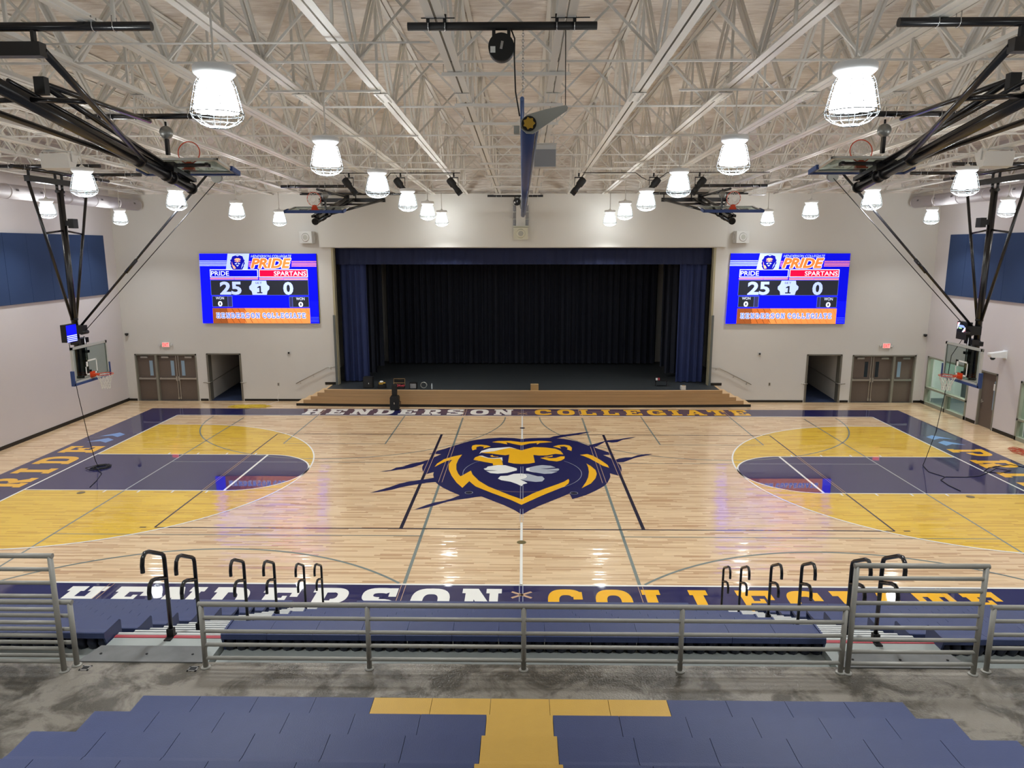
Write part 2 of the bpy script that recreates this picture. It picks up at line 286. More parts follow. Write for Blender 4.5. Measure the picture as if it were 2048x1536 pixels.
LION = {
  'navy': (0, [(-0.032,3.974),(-0.313,4.104),(-0.778,4.161),(-1.214,4.048),(-1.508,3.929),(-1.797,3.758),(-2.112,3.408),(-2.413,3.002),(-2.666,2.656),(-2.88,2.414),(-3.158,1.953),(-2.982,1.994),(-2.731,1.959),(-2.916,1.626),(-3.065,1.31),(-3.32,1.049),(-3.581,0.863),(-3.801,0.542),(-3.985,0.436),(-4.109,0.179),(-4.453,0.014),(-4.233,0.027),(-4.037,0.12),(-3.871,0.223),(-3.699,0.296),(-3.477,0.453),(-3.162,0.869),(-3.172,0.594),(-3.153,0.358),(-3.102,0.128),(-2.954,-0.243),(-2.738,-0.01),(-2.728,-0.252),(-2.669,-0.575),(-2.973,-0.746),(-3.384,-0.936),(-3.636,-1.166),(-3.867,-1.478),(-4.056,-1.679),(-4.323,-1.977),(-4.072,-1.882),(-3.744,-1.692),(-3.527,-1.473),(-3.191,-1.249),(-2.869,-1.083),(-2.855,-1.058),(-2.574,-0.972),(-2.461,-1.216),(-2.303,-1.471),(-2.049,-1.801),(-1.748,-2.136),(-1.859,-2.28),(-2.001,-2.463),(-2.194,-2.619),(-2.391,-2.722),(-2.605,-2.948),(-2.87,-3.298),(-2.638,-3.205),(-2.362,-2.969),(-2.05,-2.667),(-1.803,-2.512),(-1.48,-2.379),(-1.293,-2.272),(-1.137,-2.218),(-0.802,-2.575),(-0.479,-2.919),(-0.201,-3.276),(-0.013,-3.598),(0.048,-3.543),(0.199,-3.294),(0.459,-2.955),(0.816,-2.553),(1.093,-2.24),(1.341,-1.945),(1.391,-2.407),(1.53,-2.302),(1.817,-2.046),(2.121,-1.673),(2.401,-1.265),(2.543,-0.915),(2.642,-0.553),(2.683,-0.368),(2.701,-0.053),(2.932,-0.302),(3.015,-0.112),(3.097,0.211),(3.132,0.476),(3.136,0.814),(3.07,1.092),(3.28,1.13),(3.45,1.31),(3.698,1.589),(3.937,1.776),(4.169,1.907),(4.398,2.076),(4.152,2.058),(3.855,1.925),(3.631,1.698),(3.415,1.658),(3.19,1.538),(3.022,1.362),(2.87,1.666),(2.711,1.94),(2.992,1.982),(3.116,1.953),(2.941,2.272),(2.676,2.622),(2.505,2.886),(2.713,3.193),(2.961,3.62),(3.197,3.512),(3.387,3.583),(3.635,3.916),(3.939,4.115),(4.177,4.316),(3.859,4.204),(3.505,3.976),(3.099,3.839),(2.847,3.619),(2.572,3.359),(2.316,3.13),(1.965,3.65),(1.707,3.891),(1.394,4.055),(1.245,4.08),(1.547,4.309),(2.033,4.59),(2.359,4.828),(2.619,5.079),(2.176,4.92),(1.758,4.708),(1.37,4.517),(1.128,4.331),(1.005,4.167),(0.61,4.134),(0.262,4.085)]),
  'jaw': (1, [(-2.774,0.531),(-2.743,0.875),(-2.572,1.374),(-2.29,1.709),(-2.022,1.915),(-2.092,1.381),(-2.114,0.813),(-2.065,0.273),(-1.965,-0.179),(-1.872,-0.429),(-1.598,0.148),(-1.522,-0.236),(-1.29,-0.847),(-0.981,-1.368),(-0.693,-1.7),(-0.322,-2.128),(-0.016,-2.436),(0.3,-1.959),(0.673,-1.515),(1.058,-1.11),(1.258,-0.873),(1.395,-0.63),(1.405,-0.811),(1.369,-1.048),(1.232,-1.338),(0.94,-1.678),(0.565,-2.116),(0.205,-2.586),(-0.015,-2.878),(-0.315,-2.492),(-0.865,-1.921),(-1.351,-1.373),(-1.459,-1.144),(-1.572,-0.881),(-1.73,-1.491),(-1.937,-1.034),(-2.152,-0.37),(-2.304,0.27),(-2.358,0.81),(-2.328,1.126),(-2.283,1.306),(-2.449,1.196),(-2.621,0.876)]),
  'cres1': (1, [(2.065,0.973),(2.19,0.665),(2.292,0.266),(2.293,-0.122),(2.212,-0.559),(2.034,-1.039),(1.718,-1.49),(1.894,-0.923),(2.003,-0.439),(2.067,0.067),(2.088,0.529)]),
  'cres2': (1, [(1.935,1.937),(2.19,2.054),(2.362,1.845),(2.58,1.298),(2.731,0.809),(2.746,0.504),(2.561,0.738),(2.396,1.118),(2.226,1.511),(2.042,1.818)]),
  'hair': (1, [(-1.088,3.524),(-0.877,3.674),(-0.422,3.706),(-0.031,3.521),(0.258,3.628),(0.601,3.719),(0.874,3.679),(1.074,3.553),(0.822,3.481),(0.617,3.419),(0.523,3.223),(0.503,3.332),(0.55,3.443),(0.256,3.354),(-0.03,3.099),(-0.302,3.28),(-0.577,3.514),(-0.526,3.235),(-0.778,3.4)]),
  'forehead': (1, [(-1.407,2.176),(-0.941,2.361),(-0.623,2.659),(-0.428,2.782),(-0.028,2.483),(0.407,2.891),(0.803,2.839),(1.149,2.682),(1.31,2.407),(1.385,1.983),(1.122,2.056),(0.816,1.862),(0.561,1.844),(0.371,1.917),(0.411,1.042),(0.235,0.928),(-0.024,0.876),(-0.272,0.921),(-0.458,1.045),(-0.434,1.959),(-0.56,1.859),(-0.818,1.954),(-1.036,2.065),(-1.253,2.101)]),
  'eyeL': (1, [(-1.598,1.329),(-1.564,1.607),(-1.448,1.772),(-1.34,1.736),(-1.139,1.524),(-0.906,1.454),(-0.73,1.508),(-0.659,1.255),(-0.614,0.751),(-0.934,0.726),(-0.947,0.933),(-1.2,1.07)]),
  'pupilL': (1, [(-1.078,1.8),(-0.987,1.899),(-0.982,1.778),(-0.894,1.69),(-0.779,1.729),(-0.829,1.639),(-1.02,1.674)]),
  'earL': (1, [(-1.706,2.446),(-1.761,2.765),(-1.748,3.052),(-1.643,3.161),(-1.42,3.164),(-1.236,3.083),(-1.096,2.937),(-1.349,2.69),(-1.338,2.893),(-1.476,2.973),(-1.582,2.889),(-1.604,2.727),(-1.568,2.606)]),
  'eyeR': (1, [(0.597,1.562),(0.725,1.623),(0.931,1.53),(1.1,1.569),(1.278,1.756),(1.415,1.758),(1.39,1.499),(1.274,1.281),(1.124,1.172),(0.86,1.275)]),
  'pupilR': (1, [(0.706,1.711),(0.876,1.751),(1.018,1.865),(1.006,1.715),(0.809,1.639)]),
  'earR': (1, [(1.073,2.965),(1.259,3.149),(1.485,3.202),(1.657,3.097),(1.727,2.811),(1.679,2.411),(1.539,2.607),(1.577,2.809),(1.473,2.987),(1.295,2.968),(1.348,2.709)]),
  'browL': (2, [(-1.452,2.022),(-1.397,2.371),(-1.151,2.692),(-0.452,2.888),(-0.184,2.665),(-0.428,2.774),(-0.623,2.651),(-0.962,2.353),(-1.386,2.176)]),
  'eyewhite': (2, [(-1.449,1.787),(-1.344,1.811),(-1.12,1.561),(-0.908,1.52),(-0.664,1.619),(-0.637,1.184),(-0.659,1.255),(-0.729,1.493),(-0.905,1.44),(-1.138,1.51)]),
  'cheekL': (2, [(-1.212,0.351),(-1.127,0.439),(-1.094,0.587),(-0.777,0.749),(-0.533,0.731),(-0.266,0.497),(-0.169,0.398),(-0.163,0.2),(-0.455,-0.063),(-0.746,-0.15),(-0.983,-0.089),(-1.121,0.122),(-0.875,0.138),(-0.757,0.179),(-1.156,0.22)]),
  'cheekwhite': (2, [(0.125,0.422),(0.231,0.49),(0.229,0.173),(0.423,-0.032),(0.124,0.171)]),
  'cheekR': (3, [(0.232,0.517),(0.435,0.676),(0.64,0.767),(0.901,0.702),(1.054,0.515),(0.77,0.411),(0.57,0.388),(0.808,0.331),(1.13,0.415),(1.165,0.316),(1.119,0.184),(0.762,0.147),(1.095,0.087),(0.91,-0.108),(0.675,-0.143),(0.423,-0.019),(0.229,0.16)]),
  'noseR': (3, [(-0.008,-0.14),(0.187,-0.15),(0.475,-0.397),(0.61,-0.395),(0.676,-0.64),(0.597,-0.881),(0.408,-0.931),(0.126,-0.828),(-0.045,-0.71),(0.108,-0.587),(0.162,-0.414),(0.128,-0.246)]),
  'noseW': (2, [(-0.73,-0.629),(-0.661,-0.381),(-0.449,-0.347),(-0.258,-0.156),(-0.022,-0.121),(0.109,-0.214),(0.156,-0.401),(0.108,-0.575),(-0.055,-0.723),(0.05,-0.859),(0.158,-1.047),(0.031,-1.153),(-0.015,-1.327),(-0.152,-1.127),(-0.342,-0.924),(-0.629,-0.778)]),
}
# ------------------------------------------------------------------ room shell
XL, XR, YB, YN = -17.88, 17.8, 10.47, -26.0
def zc(y): return 9.06 + 0.02 * (10.47 - y)         # underside of the joists; the roof falls gently towards the stage
DEP = 1.6                                            # joist depth
fl = struct(MB().box(XL - 0.3, XR + 0.3, YN, 10.47, -0.3, 0.0).build('floor', M_WOOD))
cm = MB(); cm.poly([(XL - 0.2, YN, zc(YN) + DEP), (XR + 0.2, YN, zc(YN) + DEP), (XR + 0.2, YB + 0.3, zc(YB) + DEP), (XL - 0.2, YB + 0.3, zc(YB) + DEP)][::-1])
cm.poly([(XL - 0.2, YN, zc(YN) + DEP + 0.2), (XR + 0.2, YN, zc(YN) + DEP + 0.2), (XR + 0.2, YB + 0.3, zc(YB) + DEP + 0.2), (XL - 0.2, YB + 0.3, zc(YB) + DEP + 0.2)])
ceil = struct(cm.build('ceiling', M_FOAM))
# foam covered band of wall between the joists
bm_ = MB(); bm_.box(XL, XR, YB - 0.02, YB + 0.3, 9.10, zc(YB) + DEP); struct(bm_.build('trim_1', M_FOAM))
# stage-end wall with its openings: doors, two corridor mouths, the proscenium
def wall_y(name, y0, y1, x0, x1, z1, holes, m):
    """wall slab in the XZ plane with rectangular holes (x0,x1,z0,z1)"""
    xs = sorted({x0, x1} | {h[0] for h in holes} | {h[1] for h in holes}); b = MB()
    for a, c in zip(xs[:-1], xs[1:]):
        hs = sorted([h for h in holes if h[0] <= a + 1e-6 and h[1] >= c - 1e-6], key=lambda h: h[2]); z = 0.0
        for h in hs:
            if h[2] > z: b.box(a, c, y0, y1, z, h[2])
            z = h[3]
        if z < z1: b.box(a, c, y0, y1, z, z1)
    return struct(b.build(name, m))
DL = (-17.45, -14.66, 0.0, 2.15); DR = (14.62, 17.42, 0.0, 2.15)
CL = (-14.19, -12.66, 0.0, 2.12); CR = (12.62, 14.15, 0.0, 2.12)
ST = (-8.33, 8.33, 0.0, 6.82)
wall_y('wall_stage_end', YB, YB + 0.3, XL - 0.3, XR + 0.3, 9.12, [DL, DR, CL, CR, ST], M_WALL)
def wall_x(name, x0, x1, y0, y1, z1, holes, m):
    ys = sorted({y0, y1} | {h[0] for h in holes} | {h[1] for h in holes}); b = MB()
    for a, c in zip(ys[:-1], ys[1:]):
        hs = sorted([h for h in holes if h[0] <= a + 1e-6 and h[1] >= c - 1e-6], key=lambda h: h[2]); z = 0.0
        for h in hs:
            if h[2] > z: b.box(x0, x1, a, c, z, h[2])
            z = h[3]
        if z < z1: b.box(x0, x1, a, c, z, z1)
    return struct(b.build(name, m))
wall_x('wall_left', XL - 0.3, XL, YN, YB, 11.6, [], M_WALLS)
W1 = (7.15, 10.2, 0.05, 2.15); DS = (5.45, 6.45, 0.0, 2.17); W2 = (1.2, 4.15, 0.05, 2.15)
wall_x('wall_right', XR, XR + 0.3, YN, YB, 11.6, [W1, DS, W2], M_WALLS)
struct(MB().box(XL, XR, YN - 0.3, YN, 0, 12).build('wall_near', M_WALL))
# bulkhead over the proscenium
struct(MB().box(-8.82, 8.76, YB - 0.16, YB, 6.85, 9.10).build('trim_2', M_BULK))
struct(MB().box(-8.36, -8.27, YB - 0.03, YB + 0.3, 0.76, 6.82).box(8.27, 8.36, YB - 0.03, YB + 0.3, 0.76, 6.82).build('trim_3', mat('proscenium_edge', 'a9a184', 0.5)))
struct(MB().box(-8.40, -8.30, YB - 0.06, YB + 0.2, 0.76, 3.9).box(8.30, 8.40, YB - 0.06, YB + 0.2, 0.76, 3.9).build('trim_4', mat('corner_guard_grey', '5f6462', 0.4)))
# black rubber base
def base(name, segs):
    b = MB()
    for s_ in segs: b.box(*s_)
    struct(b.build(name, M_BASE))
base('baseboard_left', [(XL, XL + 0.015, -15.2, YB, 0, 0.13)])
base('baseboard_right', [(XR - 0.015, XR, a, c, 0, 0.13) for a, c in ((10.2, YB), (6.5, 7.1), (4.2, 5.4), (-15.2, 1.15))])
base('baseboard_stage_end', [(a, c, YB - 0.015, YB, 0, 0.1) for a, c in ((XL, -17.5), (-14.6, -14.25), (-12.6, -9.7), (9.7, 12.56), (14.2, 14.57), (17.47, XR))]
     + [(-8.9, -8.36, YB - 0.015, YB, 0.76, 0.88), (8.36, 8.9, YB - 0.015, YB, 0.76, 0.88)])
# blue fabric panels on the side walls
for nm, x0, x1, side in (('a', XL, XL + 0.06, 'blank wall'), ('b', XR - 0.06, XR, 'window wall')):
    root = thing('acoustic_panel', 'long blue fabric sound panel high on the %s' % side, 'sound panel', (x0 + 0.006 if side == 'blank wall' else x1 - 0.006, 0, 4.88), 0, None)
    y1 = 9.6 if side == 'blank wall' else 9.42
    for k in range(9):
        a = y1 - 1.22 * (k + 1); MB().box(*((0, 0.06) if side == 'blank wall' else (-0.06, 0)), a + 0.006, a + 1.214, 0, 2.47).build('fabric_section', M_PANEL, root)
# ducts
for s_, side in ((-1, 'blank wall'), (1, 'window wall')):
    xd = 16.6 * s_
    root = thing('air_duct', 'pale round spiral air duct running under the joists beside the %s' % side, 'duct', (xd, 10.2, 8.63 if s_ < 0 else 8.7))
    n = 20; pts = [(0, -k * 1.6, 0) for k in range(n)]
    MB().tube([(0, 0, 0), (0, -30, 0)], 0.235, 24).build('duct_pipe', M_DUCT, root)
    MB().tube([(0, 0, 0), (0, 0.03, 0)], 0.25, 24).build('end_cap', M_DUCT, root)
    for k in range(1, 10): MB().tube([(0, -k * 1.6 - 0.03, 0), (0, -k * 1.6 + 0.03, 0)], 0.243, 24).build('seam_band', M_DUCT, root)
    for k in range(24):
        a = -0.55 - k * 1.2; b = MB(); b.box(-0.245 * s_ - 0.005, -0.245 * s_ + 0.005, a - 0.06, a + 0.06, -0.05, 0.02, Matrix.Rotation(0.25 * s_, 4, 'Y'))
        b.build('duct_nozzle', mat('nozzle_grey', '6d6b70', 0.5), root)

# ------------------------------------------------------------------ doors
def door_leaf(name, x0, x1, hinge_left, lit, idx):
    root = bpy.data.objects.new(name, None); COL.objects.link(root); root.location = ((x0 + x1) / 2, YB + 0.12, 0); root['kind'] = 'structure'
    w2 = (x1 - x0) / 2
    MB().box(-w2, w2, 0, 0.05, 0.01, 2.08).build('door_panel', M_DOOR, root)
    cx = (w2 - 0.24) * (1 if hinge_left else -1)
    MB().box(cx - 0.075, cx + 0.075, -0.008, 0, 1.14, 1.83).build('door_glass', M_GLASSL if lit else M_GLASSD, root)
    MB().box(cx - 0.1, cx + 0.1, -0.005, 0.0, 1.11, 1.86).build('glass_frame', M_DOOR, root)
    MB().box(-w2 + 0.03, w2 - 0.03, -0.09, -0.04, 0.98, 1.05).box(-w2 + 0.03, -w2 + 0.1, -0.05, 0, 0.97, 1.06).box(w2 - 0.1, w2 - 0.03, -0.05, 0, 0.97, 1.06).build('push_bar', M_STEELB, root)
    MB().box(-cx * 0.5 - 0.16, -cx * 0.5 + 0.16, -0.07, 0, 1.95, 2.03).build('door_closer', M_STEELB, root)
    if idx:
        x = (w2 - 0.05) * (1 if hinge_left else -1)
        MB().box(x - 0.015, x + 0.015, -0.035, -0.005, 0.06, 2.05).box(x - 0.03, x + 0.03, -0.05, 0, 0.06, 0.16).box(x - 0.035, x + 0.035, -0.1, 0, 0.92, 1.12).build('vertical_rod', M_STEELB, root)
    return root
def door_set(x0, x1, single_left, n0, lits):
    t = 0.06; b = MB()
    b.box(x0, x0 + t, YB - 0.02, YB + 0.28, 0, 2.15).box(x1 - t, x1, YB - 0.02, YB + 0.28, 0, 2.15).box(x0, x1, YB - 0.02, YB + 0.28, 2.09, 2.15)
    xm = x0 + 0.95 if single_left else x1 - 0.95
    b.box(xm - 0.05, xm + 0.05, YB - 0.02, YB + 0.2, 0, 2.1)
    struct(b.build('trim_%d' % n0, M_FRAME))
    struct(MB().box(x0, x1, YB + 0.2, YB + 0.3, 0, 2.15).build('trim_%d' % (n0 + 1), M_BLACKM))
    if single_left:
        door_leaf('door_%d' % n0, x0 + t, xm - 0.05, True, lits[0], 0)
        c = (xm + 0.05 + x1 - t) / 2
        door_leaf('door_%d' % (n0 + 1), xm + 0.05, c, True, lits[1], 1); door_leaf('door_%d' % (n0 + 2), c, x1 - t, False, lits[2], 1)
    else:
        c = (x0 + t + xm - 0.05) / 2
        door_leaf('door_%d' % n0, x0 + t, c, True, lits[0], 1); door_leaf('door_%d' % (n0 + 1), c, xm - 0.05, False, lits[1], 1)
        door_leaf('door_%d' % (n0 + 2), xm + 0.05, x1 - t, False, lits[2], 0)
door_set(DL[0], DL[1], True, 11, (True, True, True))
door_set(DR[0], DR[1], False, 21, (False, False, True))
# corridors behind the two openings, ramping up towards backstage
for (a, c, _, h), s_, n in ((CL, -1, 31), (CR, 1, 33)):
    struct(MB().box(a - 0.02, a + 0.06, YB - 0.02, YB + 0.32, 0, h + 0.05).box(c - 0.06, c + 0.02, YB - 0.02, YB + 0.32, 0, h + 0.05).box(a, c, YB - 0.02, YB + 0.32, h, h + 0.06).build('trim_%d' % n, mat('opening_frame', '77746a', 0.4, metal=0.4)))
    b = MB(); y0, y1 = YB + 0.3, YB + 9
    b.box(a - 0.2, a, y0, y1, -0.2, 3).box(c, c + 0.2, y0, y1, -0.2, 3).box(a, c, y1, y1 + 0.2, 0, 3).box(a, c, y0, y1, 2.6, 2.8)
    struct(b.build('wall_corridor_%s' % ('left' if s_ < 0 else 'right'), M_WALL))
    r = MB(); r.poly([(a, YB, 0.004), (c, YB, 0.004), (c, y1, 0.55), (a, y1, 0.55)]); r.poly([(a, y1, 0.545), (c, y1, 0.545), (c, YB, -0.1), (a, YB, -0.1)])
    struct(r.build('floor_corridor_%s' % ('left' if s_ < 0 else 'right'), M_CARPET))
    for q in (a + 0.07, c - 0.07):
        outer = (q < (a + c) / 2)
        sd = 'outer' if (outer == (s_ < 0)) else 'stage'
        root = thing('handrail', 'steel handrail on the %s jamb of the carpeted ramp opening %s the stage' % (sd, 'left of' if s_ < 0 else 'right of'), 'handrail', (q, YB - 0.07, 0.86), 0, None)
        dx = -0.28 if outer else 0.28; f = 1 if outer else -1
        MB().tube([(dx, 0, 0), (0, 0, 0), (0.03 * f, 0.2, 0), (0.03 * f, 3.6, 0.26)], 0.019, 8).build('rail', M_STEELB, root)
        MB().tube([(dx * 0.5, 0, -0.01), (dx * 0.5, 0.065, -0.06)], 0.012, 6).build('bracket', M_STEELB, root)
# exit signs
def text_mesh(s_, x0, x1, y0, y1, shear=0.0, off=0.0, keep=False):
    cu = bpy.data.curves.new('lettering', 'FONT'); cu.body = s_; cu.shear = shear; cu.offset = off; cu.resolution_u = 3
    ob = bpy.data.objects.new('lettering', cu); COL.objects.link(ob); dg = bpy.context.evaluated_depsgraph_get(); dg.update()
    me = bpy.data.meshes.new_from_object(ob.evaluated_get(dg)); bpy.data.objects.remove(ob)
    xs = [v.co.x for v in me.vertices]; ys = [v.co.y for v in me.vertices]
    ax, bx, ay, by = min(xs), max(xs), min(ys), max(ys)
    vs = [(x0 + (v.co.x - ax) / (bx - ax) * (x1 - x0), y0 + (v.co.y - ay) / (by - ay) * (y1 - y0)) for v in me.vertices]
    fs = [list(p.vertices) for p in me.polygons]; bpy.data.meshes.remove(me); bpy.data.curves.remove(cu)
    return vs, fs
def put_text(mb, t, fn, m):
    vs, fs = t; mb.use(m); b = len(mb.v); mb.v += [tuple(fn(x, y)) for x, y in vs]
    for f in fs: mb.face([b + i for i in f])
for x, s_ in ((-15.96, 'left'), (16.03, 'right')):
    root = thing('exit_sign', 'lit red EXIT sign above the brown doors %s of the stage' % s_, 'exit sign', (x, YB - 0.07, 2.57))
    MB().box(-0.17, 0.17, 0, 0.07, -0.11, 0.11).build('sign_housing', M_SIGNW, root)
    MB().box(-0.15, 0.15, -0.006, 0.0, -0.095, 0.095).build('sign_face', M_EXIT, root)
    b = MB(); put_text(b, text_mesh('EXIT', -0.13, 0.13, -0.075, 0.075, off=0.01), lambda u, v: (u, -0.009, v), M_EXITT); b.build('sign_letters', None, root)
    for q in (-1, 1):
        MB().tube([(0.17 * q, 0.035, 0), (0.26 * q, 0.02, 0)], 0.012, 6).tube([(0.26 * q, 0.03, 0), (0.26 * q, -0.03, -0.01)], 0.04, 12).build('emergency_lamp', M_SPK, root)

# ------------------------------------------------------------------ window wall: glazed screens and a door
def glazing(n, y0, y1, ysplit):
    f = bpy.data.objects.new('window_%d' % n, None); COL.objects.link(f); f.location = (XR, y0, 0); f['kind'] = 'structure'
    L = y1 - y0; t = 0.09; b = MB()
    b.box(-0.03, 0.2, 0, t, 0, 2.15).box(-0.03, 0.2, L - t, L, 0, 2.15).box(-0.03, 0.2, 0, L, 2.08, 2.15).box(-0.03, 0.2, 0, L, 0, 0.14).box(-0.03, 0.2, 0, L, 0.72, 0.8)
    b.box(-0.03, 0.2, ysplit - 0.04, ysplit + 0.04, 0, 0.8)
    b.build('window_frame', M_WFR, f)
    MB().box(0.08, 0.09, t, L - t, 0.8, 2.08).build('upper_pane', M_WGLASS, f)
    MB().box(0.08, 0.09, t, ysplit - 0.04, 0.14, 0.72).box(0.08, 0.09, ysplit + 0.04, L - t, 0.14, 0.72).build('lower_pane', M_WGLASS, f)
glazing(1, W1[0], W1[1], 1.45); glazing(2, W2[0], W2[1], 1.45)
# corridor seen through the glass
b = MB(); b.box(XR + 2.4, XR + 2.6, -1, YB + 1, -0.1, 3).box(XR + 0.3, XR + 2.6, -1.2, -1, -0.1, 3).box(XR + 0.3, XR + 2.6, YB + 1, YB + 1.2, -0.1, 3).box(XR + 0.3, XR + 2.6, -1, YB + 1, 2.8, 3.0)
struct(b.build('wall_lobby', mat('lobby_wall', 'dfe6e0', 0.7)))
struct(MB().box(XR + 0.3, XR + 2.5, -1, YB + 1, -0.15, 0.0).box(XR + 2.36, XR + 2.4, -1, YB + 1, 0, 0.9).build('floor_lobby', mat('lobby_floor', '59656c', 0.6)))
root = bpy.data.objects.new('ceiling_light_panel', None); COL.objects.link(root); root.location = (XR + 1.4, 8.6, 2.78); tag(root, 'lit panel light in the lobby ceiling behind the window nearest the stage', 'ceiling light')
MB().box(-0.3, 0.3, -0.6, 0.6, -0.02, 0.0).build('diffuser', mat('panel_light_lit', (1, 0.98, 0.94, 1), 0.5, emit=22.0), root)
r2 = dup(root, (XR + 1.4, 2.6, 2.78), 'lit panel light in the lobby ceiling behind the farther window'); 
sd = bpy.data.objects.new('door_1', None); COL.objects.link(sd); sd.location = (XR, 5.95, 0); sd['kind'] = 'structure'
MB().box(-0.02, 0.25, -0.5, -0.44, 0, 2.17).box(-0.02, 0.25, 0.44, 0.5, 0, 2.17).box(-0.02, 0.25, -0.5, 0.5, 2.11, 2.17).build('door_frame', M_FRAME, sd)
MB().box(0.06, 0.11, -0.44, 0.44, 0.01, 2.11).build('door_panel', M_DOOR, sd)
MB().box(0.052, 0.06, -0.36, -0.28, 0.75, 1.85).build('door_glass', M_GLASSL, sd)
MB().box(0.045, 0.06, -0.35, -0.25, 1.5, 1.75).build('door_notice', M_WLINE, sd)
MB().box(0.02, 0.06, 0.3, 0.36, 0.9, 1.05).tube([(0.0, 0.33, 0.98), (0.0, 0.18, 0.98)], 0.012, 6).build('door_handle', M_STEELB, sd)
root = thing('security_camera', 'white dome security camera box jutting from the window wall above the door', 'security camera', (XR, 5.2, 2.95))
MB().prism([(-0.02, -0.12), (-0.55, -0.1), (-0.6, -0.02), (-0.6, 0.05), (-0.02, 0.13)], -0.11, 0.11, Matrix.Rotation(PI / 2, 4, 'X')).build('housing', M_LAMPB, root)
MB().lathe([(0.09, 0), (0.085, -0.05), (0.05, -0.09), (0.01, -0.1)], 14, (-0.45, 0, -0.11)).build('dome', M_GLASSD, root)
MB().box(-0.03, 0, -0.12, 0.12, -0.16, 0.16).build('wall_plate', M_LAMPB, root)
# small wall fittings on the stage-end wall
for x, z, nm, lab, cat, sz in ((-10.46, 2.21, 'fire_alarm', 'small grey fire alarm between the left screen and the handrail', 'alarm', 0.07), (10.5, 2.2, 'fire_alarm', 'small grey fire alarm below the right screen', 'alarm', 0.07)):
    root = thing(nm, lab, cat, (x, YB, z)); MB().box(-sz, sz, -0.04, 0, -sz, sz).build('housing', M_SPK, root)
    MB().tube([(0, -0.04, 0), (0, -0.07, 0)], sz * 0.6, 10).build('horn', M_BLACKM, root)
for x, z, s_ in ((-11.02, 0.77, 'left'), (11.03, 0.83, 'right')):
    root = thing('wall_outlet', 'small steel wall outlet near the ramp opening %s of the stage' % s_, 'outlet', (x, YB, z))
    MB().box(-0.045, 0.045, -0.012, 0, -0.07, 0.07).build('cover_plate', M_STEELB, root); MB().box(-0.018, 0.018, -0.016, -0.01, -0.045, -0.008).box(-0.018, 0.018, -0.016, -0.01, 0.008, 0.045).build('socket', M_BLACKM, root)
for x, s_ in ((-17.66, 'blank'), (17.66, 'window')):
    root = thing('dome_camera', 'tiny dark dome camera in the corner by the %s wall' % s_, 'security camera', (x, YB, 3.04))
    MB().box(-0.06, 0.06, -0.04, 0, -0.06, 0.06).build('bracket', M_SPK, root); MB().lathe([(0.07, 0.05), (0.075, 0), (0.05, -0.05), (0.01, -0.07)], 12, (0, -0.1, 0)).build('dome', M_BLACKM, root)
# white extension lead from the left outlet
b = MB(); pts = [(-11.02 + 0.02 * math.sin(k), YB - 0.03 - 0.012 * k, 0.73 - 0.05 * k) for k in range(15)] + [(-11.15, 10.1, 0.01), (-11.3, 9.6, 0.01)]
tag(b.tube(pts, 0.006, 5).build('white_cord', M_NET), 'thin white cord hanging from the wall outlet left of the stage', 'cord')
# handrails beside the stage steps
for s_ in (-1, 1):
    root = thing('handrail', 'sloping steel handrail on the wall beside the %s stage steps' % ('left' if s_ < 0 else 'right'), 'handrail', (0, YB - 0.08, 0), 0, None)
    MB().tube([(s_ * 10.2, 0, 0.82), (s_ * 8.75, 0, 1.56), (s_ * 8.4, 0, 1.58)], 0.02, 8).build('rail', M_STEELB, root)
    for x, z in ((10.0, 0.92), (9.4, 1.23), (8.6, 1.57)): MB().tube([(s_ * x, 0, z - 0.01), (s_ * x, 0.01, z - 0.08), (s_ * x, 0.08, z - 0.09)], 0.012, 6).build('bracket', M_STEELB, root)
# ------------------------------------------------------------------ floor markings (all children of the floor)
FM = {}
def fm(m):
    if m.name not in FM: FM[m.name] = (MB(), m)
    return FM[m.name][0].use(m)
Z_ST, Z_AP, Z_KEY, Z_LN, Z_LOGO, Z_L2, Z_TX, Z_W = 0.001, 0.0015, 0.002, 0.0028, 0.0036, 0.0044, 0.0044, 0.0052
def rect(m, x0, x1, y0, y1, z): fm(m).poly([(x0, y0), (x1, y0), (x1, y1), (x0, y1)], z)
def seg(m, p, q, wd, z):
    d = Vector((q[0] - p[0], q[1] - p[1])).normalized(); n_ = Vector((-d.y, d.x)) * wd / 2
    fm(m).poly([(p[0] - n_.x, p[1] - n_.y), (q[0] - n_.x, q[1] - n_.y), (q[0] + n_.x, q[1] + n_.y), (p[0] + n_.x, p[1] + n_.y)], z)
def arc(m, c, r, a0, a1, wd, z, n=64, clip=None):
    P = []; Q = []
    for i in range(n + 1):
        a = math.radians(a0 + (a1 - a0) * i / n); ca, sa = math.cos(a), math.sin(a)
        if clip and not clip(c[0] + r * ca, c[1] + r * sa): 
            if len(P) > 1: fm(m).strip(P, Q, z)
            P, Q = [], []; continue
        P.append((c[0] + (r - wd / 2) * ca, c[1] + (r - wd / 2) * sa)); Q.append((c[0] + (r + wd / 2) * ca, c[1] + (r + wd / 2) * sa))
    if len(P) > 1: fm(m).strip(P, Q, z)
HX, HY = 14.33, 7.62
